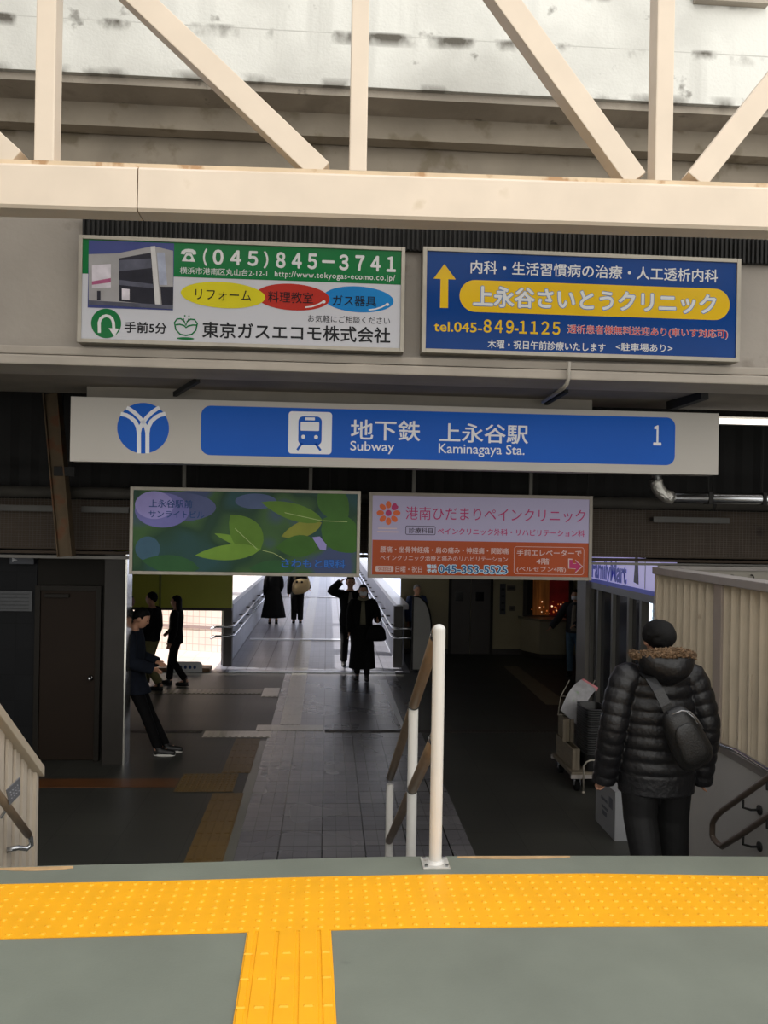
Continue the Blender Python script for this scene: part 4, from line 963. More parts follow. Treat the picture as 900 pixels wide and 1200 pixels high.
guide(f(300,855).x, f(379,855).x, f(340,856.6).y, f(340,850).y, M_ts, 'upper row of bright tactile bars at the floor drain', 'x')
guide(f(328,850).x, f(352,850).x, f(340,849.5).y, yend-.06, M_ts, 'pale tactile guide strip leading from drain to the bridge')
guide(f(328,850).x, f(352,850).x, yend+.06, 44, M_ts, 'pale tactile guide strip running out along the bridge')
guide(f(308,811).x, f(327,811).x, f(320,817).y, f(320,806.5).y, M_ts, 'short tactile bar pad beside the strip to the bridge', 'x')
guide(-6, f(307,811).x, f(250,813.5).y, f(250,808).y, M_tg, 'dull tactile strip running left toward the walking group', 'x')
for (xa, xb, lb) in ((-8.5, f(239,857).x-.02, 'dark drain slot crossing the floor left of the tactile bars'), (f(379,857).x+.02, 6.5, 'dark drain slot crossing the floor right of the tactile bars')):
    g = G(); y = f(430,857).y; g.box((xa, y-.08, ZF+.0022), (xb, y+.06, ZF+.004))
    for k in range(int((xb-xa)/.05)): g.box((xa+k*.05, y-.07, ZF+.004), (xa+k*.05+.02, y+.05, ZF+.006))
    tag(g.build('floor_drain', M_drn, origin='base'), lb, 'drain', 'floor drains')
g = G(); g.prism([f(443,797)+Vector((0,0,.003)), f(471,854)+Vector((0,0,.003)), f(474,851)+Vector((0,0,.003)), f(453,797)+Vector((0,0,.003))], (0,0,.003))
tag(g.build('floor_line', mat('white_floor_line', '#b9bbc0', rough=.3, var=.08, scale=6), origin='base'), 'white slanting floor line right of the bridge entrance', 'floor line')
g = G(); g.prism([p_+Vector((0,0,.003)) for p_ in (f(590,781), f(606,781), f(668,826), f(640,826))], (0,0,.003))
tag(g.build('tactile_strip', M_tg, origin='base'), 'dull brown tactile strip leading to the counter on the right', 'tactile paving')

# ------------------------------------------------------------------ yellow tactile paving on the landing
def interp(tab, x):
    for (p, q) in zip(tab, tab[1:]):
        if p[0] <= x <= q[0]: return p[1]+(q[1]-p[1])*(x-p[0])/(q[0]-p[0])
    return tab[0][1] if x < tab[0][0] else tab[-1][1]
ytop = [(-260,1046),(-120,1041),(0,1037.3),(100,1035.2),(200,1033),(350,1029),(500,1025.6),(700,1024.6),(900,1027.5),(1030,1031),(1200,1036)]
ybot = [(-260,1113),(-120,1106),(0,1101),(100,1098.5),(200,1096),(290,1093),(390,1090.7),(500,1088),(700,1086),(900,1085.5),(1030,1087),(1200,1090)]
xs_ = list(range(-260, 1201, 20))
g = G()
top = [at(x, interp(ytop, x), Z=0) for x in xs_]; bot = [at(x, interp(ybot, x), Z=0) for x in xs_]
up = Vector((0, 0, .004))
g.prism([p_+up for p_ in bot] + [p_+up for p_ in top[::-1]], (0, 0, -.0035))
# truncated domes on a 60 mm grid
nr = 8
def edge(arr, X):
    for p_, q_ in zip(arr, arr[1:]):
        if p_.x <= X <= q_.x: return p_.y+(q_.y-p_.y)*(X-p_.x)/(q_.x-p_.x)
    return None
X = -2.6
while X < 3.2:
    y0_, y1_ = edge(bot, X), edge(top, X)
    if y0_ is not None and y1_ is not None:
        for j in range(nr):
            y = y0_+.028+(y1_-y0_-.056)*j/(nr-1)
            g.tube([(X, y, .004), (X, y, .0075), (X, y, .009)], [.013, .010, .006], 8)
    X += .0605
tag(g.build('tactile_paving', M_yellow, origin='base'), 'yellow dotted tactile band across the landing before the stairs', 'tactile paving')
gl0, gl1 = at(289.5, 1093.8, Z=0), at(388, 1091.5, Z=0); gl2, gl3 = at(272.5, 1203, Z=0), at(394.5, 1203, Z=0)
def ext(a, b, y): return a+(b-a)*((y-a.y)/(b.y-a.y))
A0, A1, B0, B1 = gl0, gl1, ext(gl0, gl2, 1.0), ext(gl1, gl3, 1.0)
g = G(); g.prism([p_+up for p_ in (B0, B1, A1, A0)], (0, 0, -.0035))
def gp(u, v, z):
    p_ = A0.lerp(A1, u).lerp(B0.lerp(B1, u), v); p_.z = z; return p_
tot = (A0-B0).length
y = .0
seglen = .168
while y < tot-.01:
    e = min(y+seglen, tot)
    for k in range(5):
        u0, u1 = (.012+k*.246-.13, .012+k*.246+.085); u0 = max(u0, .01); u1 = min(u1, .985)
        if u1-u0 < .03: continue
        a, b = y/tot, e/tot
        base = [gp(u0, a, .004), gp(u1, a, .004), gp(u1, b, .004), gp(u0, b, .004)]
        tp = [gp(u0+.012, a, .0085), gp(u1-.012, a, .0085), gp(u1-.012, b, .0085), gp(u0+.012, b, .0085)]
        g.loft([base, tp])
        uc = (u0+u1)/2
        if y > 0: g.loft([[gp(uc-.05, a-.004, .0084), gp(uc+.05, a-.004, .0084), gp(uc+.05, a+.004, .0084), gp(uc-.05, a+.004, .0084)], [gp(uc-.04, a-.001, .0115), gp(uc+.04, a-.001, .0115), gp(uc+.04, a+.001, .0115), gp(uc-.04, a+.001, .0115)]])
    y += seglen
tag(g.build('tactile_paving', M_yellow, origin='base'), 'yellow ribbed tactile strip leading toward the stairs at the bottom', 'tactile paving')

# ------------------------------------------------------------------ middle stair handrail
pb = at(510, 1012.5, Z=0); Xc = pb.x; Y1 = pb.y
def onx(px, py, X=None): return at(px, py, X=Xc if X is None else X)
t1 = at(514, 738, Y=Y1); 
t2 = onx(484.5, 830); t3 = onx(457, 919)
l1 = at(511, 860, Y=Y1); l2 = onx(483, 938)
def tread_z(y): 
    k = math.floor((y-ny)/TRD)+1
    return max(-RIS*k, ZF) if k > 0 else 0
hr = thing('stair_handrail', 'white central stair handrail with twin brown rails running down', 'handrail', (Xc, Y1, 0))
r1 = .0285
for i, (yy, zt2) in enumerate(((Y1, t1.z), (t2.y, t2.z), (t3.y, t3.z))):
    zb2 = tread_z(yy)
    g = G(); pts = [(Xc, yy, zb2)] + [(Xc, yy, zb2+(zt2-zb2)*k/6) for k in range(1, 7)]
    g.tube(pts, r1, 18)
    if i == 0: g.ell((Xc, yy, zt2), (r1, r1, r1*.9), u=18, v=12)
    po = g.build('post', M_railw, hr, smooth=False)
    g = G(); g.box((Xc-.062, yy-.062, zb2), (Xc+.062, yy+.062, zb2+.008)); fl = g.build('base_plate', mat('scuffed_plate', '#b5b2ab', rough=.5, var=.15, scale=14, rust='#7a6a55', rustamt=.6, rscale=20), hr, bevel=.003)
    g = G(); g.tube([(Xc, yy, zb2+.008), (Xc, yy, zb2+.02)], [r1+.012, r1+.004], 18); g.build('weld_collar', M_railw, hr)
    for sx in (-1, 1):
        for sy in (-1, 1):
            g = G(); g.tube([(Xc+sx*.046, yy+sy*.046, zb2+.008), (Xc+sx*.046, yy+sy*.046, zb2+.017)], .008, 6); g.build('bolt', M_steel, hr)
sl_ = (t2-t1).z/(t2.y-Y1)
def rail(z0, ya, yb, name):
    g = G(); pts = [(Xc, ya, z0+sl_*(ya-Y1))]
    for k in range(1, 9): 
        y = ya+(yb-ya)*k/8; pts.append((Xc, y, z0+sl_*(y-Y1)))
    g.tube(pts, .0285, 16); g.build(name, M_railb, hr, smooth=True)
rail(t1.z+.012, Y1+.03, t3.y+.02, 'hand_rail')
rail(l1.z+.0, Y1+.02, t3.y+.02, 'hand_rail')
for yy, z0 in ((Y1+.075, t1.z+.012), (t2.y, t1.z+.012), (t3.y, t1.z+.012), (t2.y, l1.z), (Y1+.06, l1.z)):
    z = z0+sl_*(yy-Y1)
    g = G(); g.tube([(Xc, yy-.03, z-sl_*.03), (Xc, yy+.03, z+sl_*.03)], .0305, 16); g.build('rail_joint', M_steel, hr, smooth=True)

# ------------------------------------------------------------------ right stair fence, wall and handrail
XFn = 2.74
zf0, zf1 = at(843, 872, X=XFn).z, at(843, 682, X=XFn).z
yfar, ynear = at(772, 700, X=XFn).y, 3.45
M_swall = mat('stair_side_wall', '#a3a09b', rough=.6, var=.06, scale=2)
g = G(); g.box((XFn-.03, 3.75, ZF), (XFn+.12, yfar, zf0-.04)); struct(g, 'wall_stair', M_swall)
fn = thing('stair_fence', 'tall cream louvred fence along the right side of the stairs', 'fence', (XFn, (yfar+ynear)/2, zf0-.04))
g = G()
for k, y in enumerate([yfar-.07-.128*i for i in range(26)]):
    M = Matrix.Translation((XFn+.02, y, (zf0+zf1)/2)) @ Matrix.Rotation(math.radians(44), 4, 'Z')
    g.mbox(M, (.012, .112, zf1-zf0-.01))
gs = g
g = G(); g.box((XFn+.07, ynear, zf0), (XFn+.085, yfar, zf1)); g.build('backing_sheet', M_fence, fn)
g = gs; random.seed(11)
for i in range(26):
    y = yfar-.07-.128*i
    if i % 3 != 1:
        h = .16+.22*random.random()
        n_ = 1+int(random.random()*3)
        for q_ in range(n_):
            z0 = zf0+.02+q_*(h/n_+.06); g.box((XFn-.012, y+.02, z0), (XFn+.03, y+.075, z0+h/n_+.052))
g.build('slat_panel', M_fence, fn)
g = G(); g.box((XFn-.05, ynear, zf1-.012), (XFn+.12, yfar+.03, zf1+.045)); g.build('top_cap', M_cap, fn, bevel=.006)
g = G(); g.box((XFn-.03, ynear, zf0-.04), (XFn+.1, yfar, zf0+.012)); g.build('bottom_channel', M_cap, fn, bevel=.004)
yp = at(845, 780, X=XFn).y
g = G(); g.box((XFn-.035, yp-.06, zf0-.04), (XFn+.05, yp+.06, zf1)); g.build('post', mat('pinkish_post', '#8f8378', rough=.5, var=.08, scale=4), fn, bevel=.005)
g = G(); g.box((XFn-.035, yfar-.04, zf0-.04), (XFn+.1, yfar+.01, zf1)); g.build('end_post', M_fence, fn, bevel=.005)
g = G(); pts = [at(838, 871, X=XFn-.06), at(862, 879, X=XFn-.06), at(885, 893, X=XFn-.06), at(905, 905, X=XFn-.06)]
g.tube(pts+[pts[-1]+(pts[-1]-pts[-2])*2], .016, 10); g.build('kick_pipe', M_steel, fn, smooth=True)
XH = 2.60
hr2 = thing('grab_rail', 'brown looped double handrail fixed to the right stair wall', 'handrail', at(838, 985, X=XH))
up_ = [at(905, 908, X=XH), at(870, 933, X=XH), at(845, 951, X=XH)]; lo_ = [at(846, 992, X=XH), at(870, 977, X=XH), at(905, 953, X=XH)]
b1, b2 = at(835, 961, X=XH), at(834.5, 984, X=XH)
up_ = [up_[0]+(up_[0]-up_[1])*1.2]+up_; lo_ = lo_+[lo_[-1]+(lo_[-1]-lo_[-2])*1.2]
mid_ = []
def bez(p0, p1, p2, n=5): return [p0*(1-t)**2+p1*2*t*(1-t)+p2*t*t for t in [i/n for i in range(1, n)]]
m0, m1_ = b1.lerp(b2, .25), b1.lerp(b2, .75)
g = G(); g.tube(up_+bez(up_[-1], b1, m0)+[m0, m1_]+bez(m1_, b2, lo_[0])+lo_, .019, 12); g.build('loop_rail', mat('dark_brown_rail', '#4f4339', rough=.4, var=.1, scale=8), hr2, smooth=True)
for p_ in (at(871, 935, X=XH), at(871, 978, X=XH), at(899, 913, X=XH), at(899, 958, X=XH)):
    g = G(); g.tube([p_+Vector((0,0,-.012)), p_+Vector((.0,0,-.06)), p_+Vector((.05,0,-.075)), p_+Vector((.10,0,-.075))], .008, 8); g.tube([p_+Vector((.10,0,-.075)), p_+Vector((.112,0,-.075))], .03, 12); g.build('bracket', M_dark, hr2, smooth=True)

# left stair fence with cream slats, sloping cap, rail and plate
XFl = -1.70
c0_, c1_ = at(0, 852, X=XFl), at(38, 903, X=XFl)
slp = (c1_.z-c0_.z)/(c1_.y-c0_.y)
def capz(y): return c1_.z+slp*(y-c1_.y)
def botz(y): return min(0, -(y-ny)*RIS/TRD)-.02
lf = thing('stair_fence', 'cream slatted fence with sloping cap at the left stair edge', 'fence', (XFl, 4.3, botz(4.3)))
ys0, ys1 = 3.97, c1_.y
M_fl = mat('cream_fence_light', '#c3b7a6', rough=.55, var=.06, scale=5)
g = G(); n = 12
pitch = .118
y = ys1-pitch; k = 0
while y > ys0:
    for (xa, xb, ya, yb) in ((XFl-.004, XFl+.012, y+.05, y+pitch-.004), (XFl-.045, XFl-.03, y-.01, y+.062)):
        g.loft([[(xx, yy, botz(yy)) for xx, yy in ((xa, ya), (xb, ya), (xb, yb), (xa, yb))], [(xx, yy, capz(yy)-.015) for xx, yy in ((xa, ya), (xb, ya), (xb, yb), (xa, yb))]])
    y -= pitch
g.build('slat_panel', M_fl, lf)
g = G(); g.loft([[(XFl-.055, ys1-.02, botz(ys1)), (XFl+.03, ys1-.02, botz(ys1)), (XFl+.03, ys1+.02, botz(ys1)), (XFl-.055, ys1+.02, botz(ys1))], [(XFl-.055, ys1-.02, capz(ys1)), (XFl+.03, ys1-.02, capz(ys1)), (XFl+.03, ys1+.02, capz(ys1)), (XFl-.055, ys1+.02, capz(ys1))]]); g.build('end_board', M_fl, lf)
g = G(); g.loft([[(XFl-.08, y, capz(y)-.02), (XFl+.06, y, capz(y)-.02), (XFl+.06, y, capz(y)+.04), (XFl-.08, y, capz(y)+.04)] for y in (ys0, ys1+.035)]); g.build('top_cap', M_fence, lf, bevel=.005)
XRl = XFl+.12
hl = thing('grab_rail', 'brown handrail with curled steel end on the left stair fence', 'handrail', at(20, 960, X=XRl))
r0, r1_ = at(0, 934, X=XRl), at(33, 978, X=XRl)
g = G(); g.tube([r0+(r0-r1_)*1.5, r0, r1_], .021, 12); g.build('rail', M_railb, hl, smooth=True)
d_ = (r1_-r0).normalized()
g = G(); g.tube([r1_, r1_+d_*.05, r1_+d_*.07+Vector((0,0,-.03)), r1_+d_*.05+Vector((-.02,0,-.06)), r1_+d_*.0+Vector((-.05,0,-.07)), r1_+Vector((-.1,-.03,-.07))], .014, 10); g.build('curled_end', M_steel, hl, smooth=True)
for t in (-.8, .25):
    p_ = r0.lerp(r1_, t); g = G(); g.tube([p_, p_+Vector((-.03,0,-.05)), p_+Vector((-.085,0,-.05))], .009, 8); g.build('bracket', M_steel, hl)
q_ = [at(8, 926, X=XRl+.03), at(23.5, 911, X=XRl+.03), at(24, 931, X=XRl+.03), at(12, 943, X=XRl+.03)]
tp_ = thing('rail_plate', 'small tilted grey braille plate on the left handrail', 'plate', q_[3])
g = G(); g.prism(q_, (-.006, 0, 0)); g.build('plate', mat('grey_plate', '#77787c', rough=.4, metal=.3, var=.08, scale=8), tp_)
g = G(); c_ = sum(q_, Vector())/4
for i in range(4):
    for j in range(3):
        p_ = c_ + (q_[1]-q_[0])*(.18*(i-1.5)) + (q_[3]-q_[0])*(.2*(j-1)); g.ell(p_+Vector((.001,0,0)), (.003,.003,.003), u=6, v=4)
g.build('braille_dot', mat('grey_dot', '#a0a2a6', rough=.4, var=.05), tp_)

# ------------------------------------------------------------------ people
TOR = [(.80,.125,.095,0),(.88,.165,.115,0),(.96,.160,.112,0),(1.06,.145,.100,0),(1.18,.155,.105,-.005),(1.30,.172,.108,-.01),(1.38,.160,.095,-.015),(1.43,.095,.070,-.015),(1.47,.060,.058,-.01)]
def torprof(z):
    if z <= TOR[0][0]: return TOR[0][1:]
    for a, b in zip(TOR, TOR[1:]):
        if z <= b[0]:
            t = (z-a[0])/(b[0]-a[0]); return tuple(a[i]+(b[i]-a[i])*t for i in (1, 2, 3))
    return TOR[-1][1:]
def ring(z, rx, ry, cy=0, n=28, cx=0):
    return [Vector((cx+rx*math.cos(2*math.pi*k/n), cy+ry*math.sin(2*math.pi*k/n), z)) for k in range(n)]
DEF = dict(sh=(.180,-.015,1.385), el=(.235,-.03,1.10), wr=(.245,.04,.86), hip=(.085,0,.87), kn=(.092,.015,.47), an=(.095,-.015,.085), toe=(.105,.15,.035))
def joints(over):
    J = {}
    for k, v in DEF.items():
        J['R'+k] = Vector(v); J['L'+k] = Vector((-v[0], v[1], v[2]))
    for k, v in over.items(): J[k] = Vector(v)
    return J
def resample(pts, rs, n):
    out = []; orr = []
    for i in range(len(pts)-1):
        for k in range(n):
            t = k/n; out.append(pts[i].lerp(pts[i+1], t)); orr.append(rs[i]+(rs[i+1]-rs[i])*t)
    out.append(pts[-1]); orr.append(rs[-1]); return out, orr
def hand(g, w, d, side, curl):
    d = d.normalized(); u = Vector((0, 1, 0)); u = (u-d*u.dot(d))
    if u.length < .2: u = Vector((0, 0, 1))-d*d.z
    u.normalize(); n = d.cross(u)*side
    M = Matrix((d, u, n)).transposed()
    g.ell(w+d*.045, (.052, .041, .017), M=M, u=14, v=10)
    for i, (o, ln) in enumerate(((.031, .070), (.011, .078), (-.010, .073), (-.030, .058))):
        p = w+d*.075+u*o*.9; q = p+d*ln*.5+n*curl*ln*.25+u*o*.15; r = q+(d*(1-curl*.6)+n*curl).normalized()*ln*.5
        g.tube([p-d*.02, p, q, r], [.0095, .0095, .0088, .0070], 8)
    p = w+d*.022+u*.032; g.tube([p-u*.01, p+d*.025+u*.022, p+d*.055+u*.026+n*curl*.012], [.012, .0105, .008], 8)
def human(label, pos, rz, H, over={}, warp=None, hair='short', top=None, bottom=None, shoes=None, mask=None, front=None, scarf=None, voxel=.009, headrot=0.0, headpitch=0.0, skin=None, hairmat=None, curl=.5, hood=None, hairk=1.0, leanobj=None):
    J = joints(over); s = H/1.70
    W = (lambda p: warp(p)*s) if warp else (lambda p: p*s)
    HM = Matrix.Translation((0, 0, 1.46)) @ Matrix.Rotation(headrot, 4, 'Z') @ Matrix.Rotation(headpitch, 4, 'X') @ Matrix.Translation((0, 0, -1.46))
    def headpart(f):
        gg = G(); f(gg); gg.warp(lambda p: HM @ p); return gg
    g = G()
    g.loft([ring(z, rx, ry, cy) for z, rx, ry, cy in TOR])
    g.tube([(0,-.012,1.40), (0,-.006,1.47), HM @ Vector((0,.0,1.54))], [.060, .052, .052], 14)
    def hd(gg):
        gg.ell((0,.012,1.605), (.074,.093,.108), u=24, v=16); gg.ell((0,.042,1.545), (.052,.056,.052))
        gg.tube([(0,.098,1.612), (0,.112,1.585), (0,.116,1.576)], [.009,.012,.011], 8); gg.ell((0,.094,1.545), (.022,.012,.010))
        for sg in (-1, 1): gg.ell((sg*.080,.002,1.592), (.013,.022,.033)); gg.ell((sg*.031,.085,1.622), (.020,.014,.008))
    hg = headpart(hd); tm = bpy.data.meshes.new('h'); hg.bm.to_mesh(tm); hg.bm.free(); g.bm.from_mesh(tm); bpy.data.meshes.remove(tm)
    for S_, sg in (('R', 1), ('L', -1)):
        sh, el, wr = J[S_+'sh'], J[S_+'el'], J[S_+'wr']
        g.tube([sh+Vector((-sg*.06, 0, .01)), sh, sh.lerp(el, .5), el, el.lerp(wr, .35), wr, wr+(wr-el).normalized()*.02], [.05, .054, .046, .038, .040, .027, .026], 14)
        hand(g, wr, wr-el, sg, curl)
        hp, kn, an, toe = J[S_+'hip'], J[S_+'kn'], J[S_+'an'], J[S_+'toe']
        g.tube([hp+Vector((0,0,.06)), hp, hp.lerp(kn, .5), kn, kn.lerp(an, .35)+Vector((0,-.012,0)), an], [.075, .086, .072, .055, .056, .036], 16)
        g.tube([an+Vector((0,0,.02)), an+Vector((0,-.03,-.03)), an.lerp(toe, .5)+Vector((0,0,-.01)), toe], [.040, .036, .036, .026], 12)
    g.warp(W)
    me = remeshed(g, voxel, 3)
    o = link('person', me, skin or M_skin, smooth=True); o.location = pos; o.rotation_euler = (0, 0, rz)
    tag(o, label, 'person')
    def kid(g, name, m, vox=None, sm=3, smooth=True, parent=o):
        g.warp(W)
        if vox:
            return link(name, remeshed(g, vox, sm), m, parent, smooth, world=False)
        return g.build(name, m, parent, smooth=smooth, world=False)
    for sg in (-1, 1):
        kid(headpart(lambda gg: gg.ell((sg*.031,.094,1.608), (.011,.007,.006), u=10, v=8)), 'eye', M_black)
    # trousers / skirt
    if bottom[0] == 'trousers':
        m, e = bottom[1], bottom[2]; g = G()
        g.loft([ring(z, *(lambda q: (q[0]+e, q[1]+e, q[2]))(torprof(z))) for z in (.79, .84, .90, .96, 1.03)])
        for S_, sg in (('R', 1), ('L', -1)):
            hp, kn, an = J[S_+'hip'], J[S_+'kn'], J[S_+'an']
            dn = (an-kn).normalized()
            g.tube([hp+Vector((0,0,.06)), hp, hp.lerp(kn, .5), kn, kn.lerp(an, .5), an-dn*.015], [.07+e, .09+e, .076+e, .060+e, .056+e, .050+e], 16)
        kid(g, 'trousers', m, max(voxel, .009), 3)
    elif bottom[0] == 'skirt':
        m, hz_, rx, ry = bottom[1:5]; g = G(); n = 48
        rings = []
        for i in range(12):
            t = i/11; z = 1.02+(hz_-1.02)*t; a = torprof(max(z, .88)); q = t**.8
            bx, by = a[0]+.02, a[1]+.02
            fold = .012*t
            rings.append([Vector(((bx+(rx-bx)*q+fold*math.cos(9*ph))*math.cos(ph), (by+(ry-by)*q+fold*math.sin(8*ph))*math.sin(ph), z)) for ph in [2*math.pi*k/n for k in range(n)]])
        g.loft(rings); kid(g, 'skirt', m)
    # upper garment
    m, hz_, e, se, puff = top['mat'], top['hem'], top.get('e', .02), top.get('se', .018), top.get('puff', 0)
    fl = top.get('flare', 0.0)
    g = G(); rings = []; nz_ = int((1.45-hz_)/.012) if puff else 26
    for i in range(nz_+1):
        z = hz_+(1.44-hz_)*i/nz_
        a = torprof(max(z, .86)); rx, ry, cy = a[0]+e, a[1]+e, a[2]
        if z < 1.0: rx += fl*(1.0-z); ry += fl*.8*(1.0-z)
        if 'wide' in top:
            q = min(1, max(0, (z-1.16)/.28)); q = q*q*(3-2*q)
            rx = max(rx, top['wide']*(1-.42*q)); ry = max(ry, top['deep']*(1-.38*q))
        if puff and z > hz_+.13:
            ph = (z-hz_-.13)/puff; q = abs(math.sin(math.pi*ph))**.55; rx += -.008+.012*q; ry += -.009+.015*q
        rings.append(ring(z, rx, ry, cy, 40))
    g.loft(rings)
    for S_, sg in (('R', 1), ('L', -1)):
        sh, el, wr = J[S_+'sh'], J[S_+'el'], J[S_+'wr']
        P_, Q_ = resample([sh+Vector((-sg*.07, 0, .0)), sh+Vector((0,0,-.005)), sh.lerp(el, .5)+Vector((sg*.01,0,0)), el, el.lerp(wr, .5), wr+(wr-el).normalized()*(.075 if puff else .02)], [.055+se, .062+se, .058+se, .052+se, .050+se, .040+se], 16 if puff else 3)
        if puff:
            L_ = 0; nq = []
            for i, p in enumerate(P_):
                if i: L_ += (P_[i]-P_[i-1]).length
                q = abs(math.sin(math.pi*L_/(puff*1.0)))**.55; nq.append(Q_[i]-.006+.010*q)
            Q_ = nq
        g.tube(P_, Q_, 20)
    if top.get('collar'): g.tube([(0,-.012,1.40), (0,-.008,1.47)], [.085, .072], 18)
    tp = kid(g, top['name'], m, top.get('vox', max(voxel, .009)), 1 if puff else 3)
    if front:
        fm, w0, za, zb = front[:4]; g = G()
        rings = []
        for i in range(9):
            z = za+(zb-za)*i/8; a = torprof(z); ry = a[1]+e+.006+(fl*.8*(1.0-z) if z < 1.0 else 0); w = w0*(.55+.45*(1-i/8)) if zb > 1.3 else w0
            pts = [Vector((x*w, a[2]+ry*math.sqrt(max(0, 1-(x*w/(a[0]+e))**2)), z)) for x in (-1, -.5, 0, .5, 1)]
            rings.append(pts+[p+Vector((0,-.03,0)) for p in pts[::-1]])
        g.loft(rings); kid(g, front[4] if len(front) > 4 else 'shirt_front', fm)
    if scarf:
        g = G(); g.tube([(.075*math.cos(t), -.01+.075*math.sin(t), 1.45+.012*math.sin(3*t)) for t in [2*math.pi*k/20 for k in range(20)]], .034, 10, closed=True); kid(g, 'scarf', scarf)
    # shoes
    for S_, sg in (('R', 1), ('L', -1)):
        an, toe = J[S_+'an'], J[S_+'toe']; f = (toe-an); f.z = 0; f = f.normalized() if f.length > .01 else Vector((0,1,0))
        base = toe.z-.035
        g = G(); b0 = an+Vector((0,0,0)); c = Vector((an.x, an.y, base))
        g.tube([c-f*.055+Vector((0,0,.035)), c+Vector((0,0,.05)), c+f*.08+Vector((0,0,.040)), c+f*.15+Vector((0,0,.032)), c+f*.185+Vector((0,0,.028))], [.036, .046, .044, .038, .026], 14)
        g.tube([c+Vector((0,0,.05)), an+Vector((0,0,.03))], [.044, .045], 12)
        shoe = kid(g, 'shoe', shoes, .008, 2)
        g = G(); g.loft([[c+f*(.06+.125*math.cos(t))+Vector((-f.y, f.x, 0))*(.043*math.sin(t)*(1+.12*math.cos(t)))+Vector((0,0,z)) for t in [2*math.pi*k/24 for k in range(24)]] for z in (0, .022)])
        kid(g, 'sole', top.get('sole', M_black2), smooth=False, parent=shoe)
    # hair
    hm = hairmat or M_hair
    def hr_(gg):
        gg.ell((0,-.006,1.622), (.084*hairk,.104*hairk,.106), u=28, v=20)
        for v in gg.bm.verts:
            p = v.co
            if p.y > .035:
                k = min(1, (p.y-.035)/.03)*max(0, min(1, (1.665-p.z)/.03)); p.y -= k*(p.y-.02)*.9; p.x *= 1-.18*k
            if p.z < 1.545: p.z = 1.545+(p.z-1.545)*.25; p.x *= .93
            if p.z < 1.605: p.x *= 1-.34*min(1, (1.605-p.z)/.06)
            d = mnoise.noise(p*38)*.006+mnoise.noise(Vector((p.x*120, p.y*120, p.z*45)))*.005; v.co = p+p.normalized()*0+Vector((d, d, d))
    hh = headpart(hr_)
    if hair in ('long', 'bob'):
        zend = 1.24 if hair == 'long' else 1.46
        def lg(gg):
            rr = []
            for i in range(9):
                t = i/8; z = 1.64+(zend-1.64)*t; rr.append([Vector(((.086+.012*t)*math.cos(ph), -.02-.035*t+(.085-.03*t)*math.sin(ph)*(1 if math.sin(ph) < 0 else .35), z)) for ph in [2*math.pi*k/20 for k in range(20)]])
            gg.loft(rr)
        h2 = headpart(lg); tm = bpy.data.meshes.new('h'); h2.bm.to_mesh(tm); h2.bm.free(); hh.bm.from_mesh(tm); bpy.data.meshes.remove(tm)
    kid(hh, 'hair', hm, .007, 2)
    if mask:
        def mk(gg):
            rr = []
            for i in range(6):
                z = 1.525+.07*i/5; pts = [Vector((x, .012+math.sqrt(max(0, .105**2-(x*1.25)**2))+.010-(.016 if i in (0, 5) else 0), z)) for x in (-.066,-.04,-.015,.015,.04,.066)]
                rr.append(pts+[p+Vector((0,-.006,0)) for p in pts[::-1]])
            gg.loft(rr)
        kid(headpart(mk), 'face_mask', mask)
    return o, tp

M_mask = mat('white_mask', '#c9ccd0', rough=.7, var=.04, scale=20)
M_puff = mat('black_puffer_nylon', '#0e0e11', rough=.46, var=.25, scale=9, bump=.35, bscale=26, spec=.42)
M_fur = mat('brown_fur', '#6b543d', rough=.9, var=.35, scale=70, bump=.8, bscale=160)
M_shoe = mat('black_shoe', '#121212', rough=.5, var=.2, scale=12)
M_solew = mat('white_sole', '#c8c6c0', rough=.6, var=.06, scale=12)

# the man in the puffer jacket going down the stairs
YM = 4.98
mp = at(769, 900, Y=YM)
zfeet = -RIS*4
Hm = (at(766, 730.5, Y=YM).z-zfeet)*1.0
man, jacket = human('person seen from behind in a black quilted puffer jacket with fur hood', (mp.x, YM, zfeet), .02, Hm,
    over=dict(Rsh=(.215,-.02,1.37), Lsh=(-.215,-.02,1.37), Rel=(.300,-.05,1.07), Lel=(-.300,-.05,1.07), Rwr=(.305,.02,.765), Lwr=(-.315,.03,.775), Rhip=(.105,0,.87), Lhip=(-.105,0,.87),
              Rkn=(.115,.015,.47), Ran=(.115,-.02,.085), Rtoe=(.125,.15,.035), Lkn=(-.115,-.04,.50), Lan=(-.115,-.17,.26), Ltoe=(-.120,.0,.21)),
    hair='short', hairk=1.22, top=dict(mat=M_puff, hem=.655, e=.045, se=.030, puff=.078, name='puffer_jacket', wide=.240, deep=.170, flare=.06, vox=.0065), bottom=('trousers', mat('black_trousers', '#0c0c0d', spec=.3, rough=.7, var=.2, scale=8, bump=.3, bscale=14), .042), shoes=M_shoe, voxel=.007, curl=.7)
sc_ = Hm/1.70
g = G()
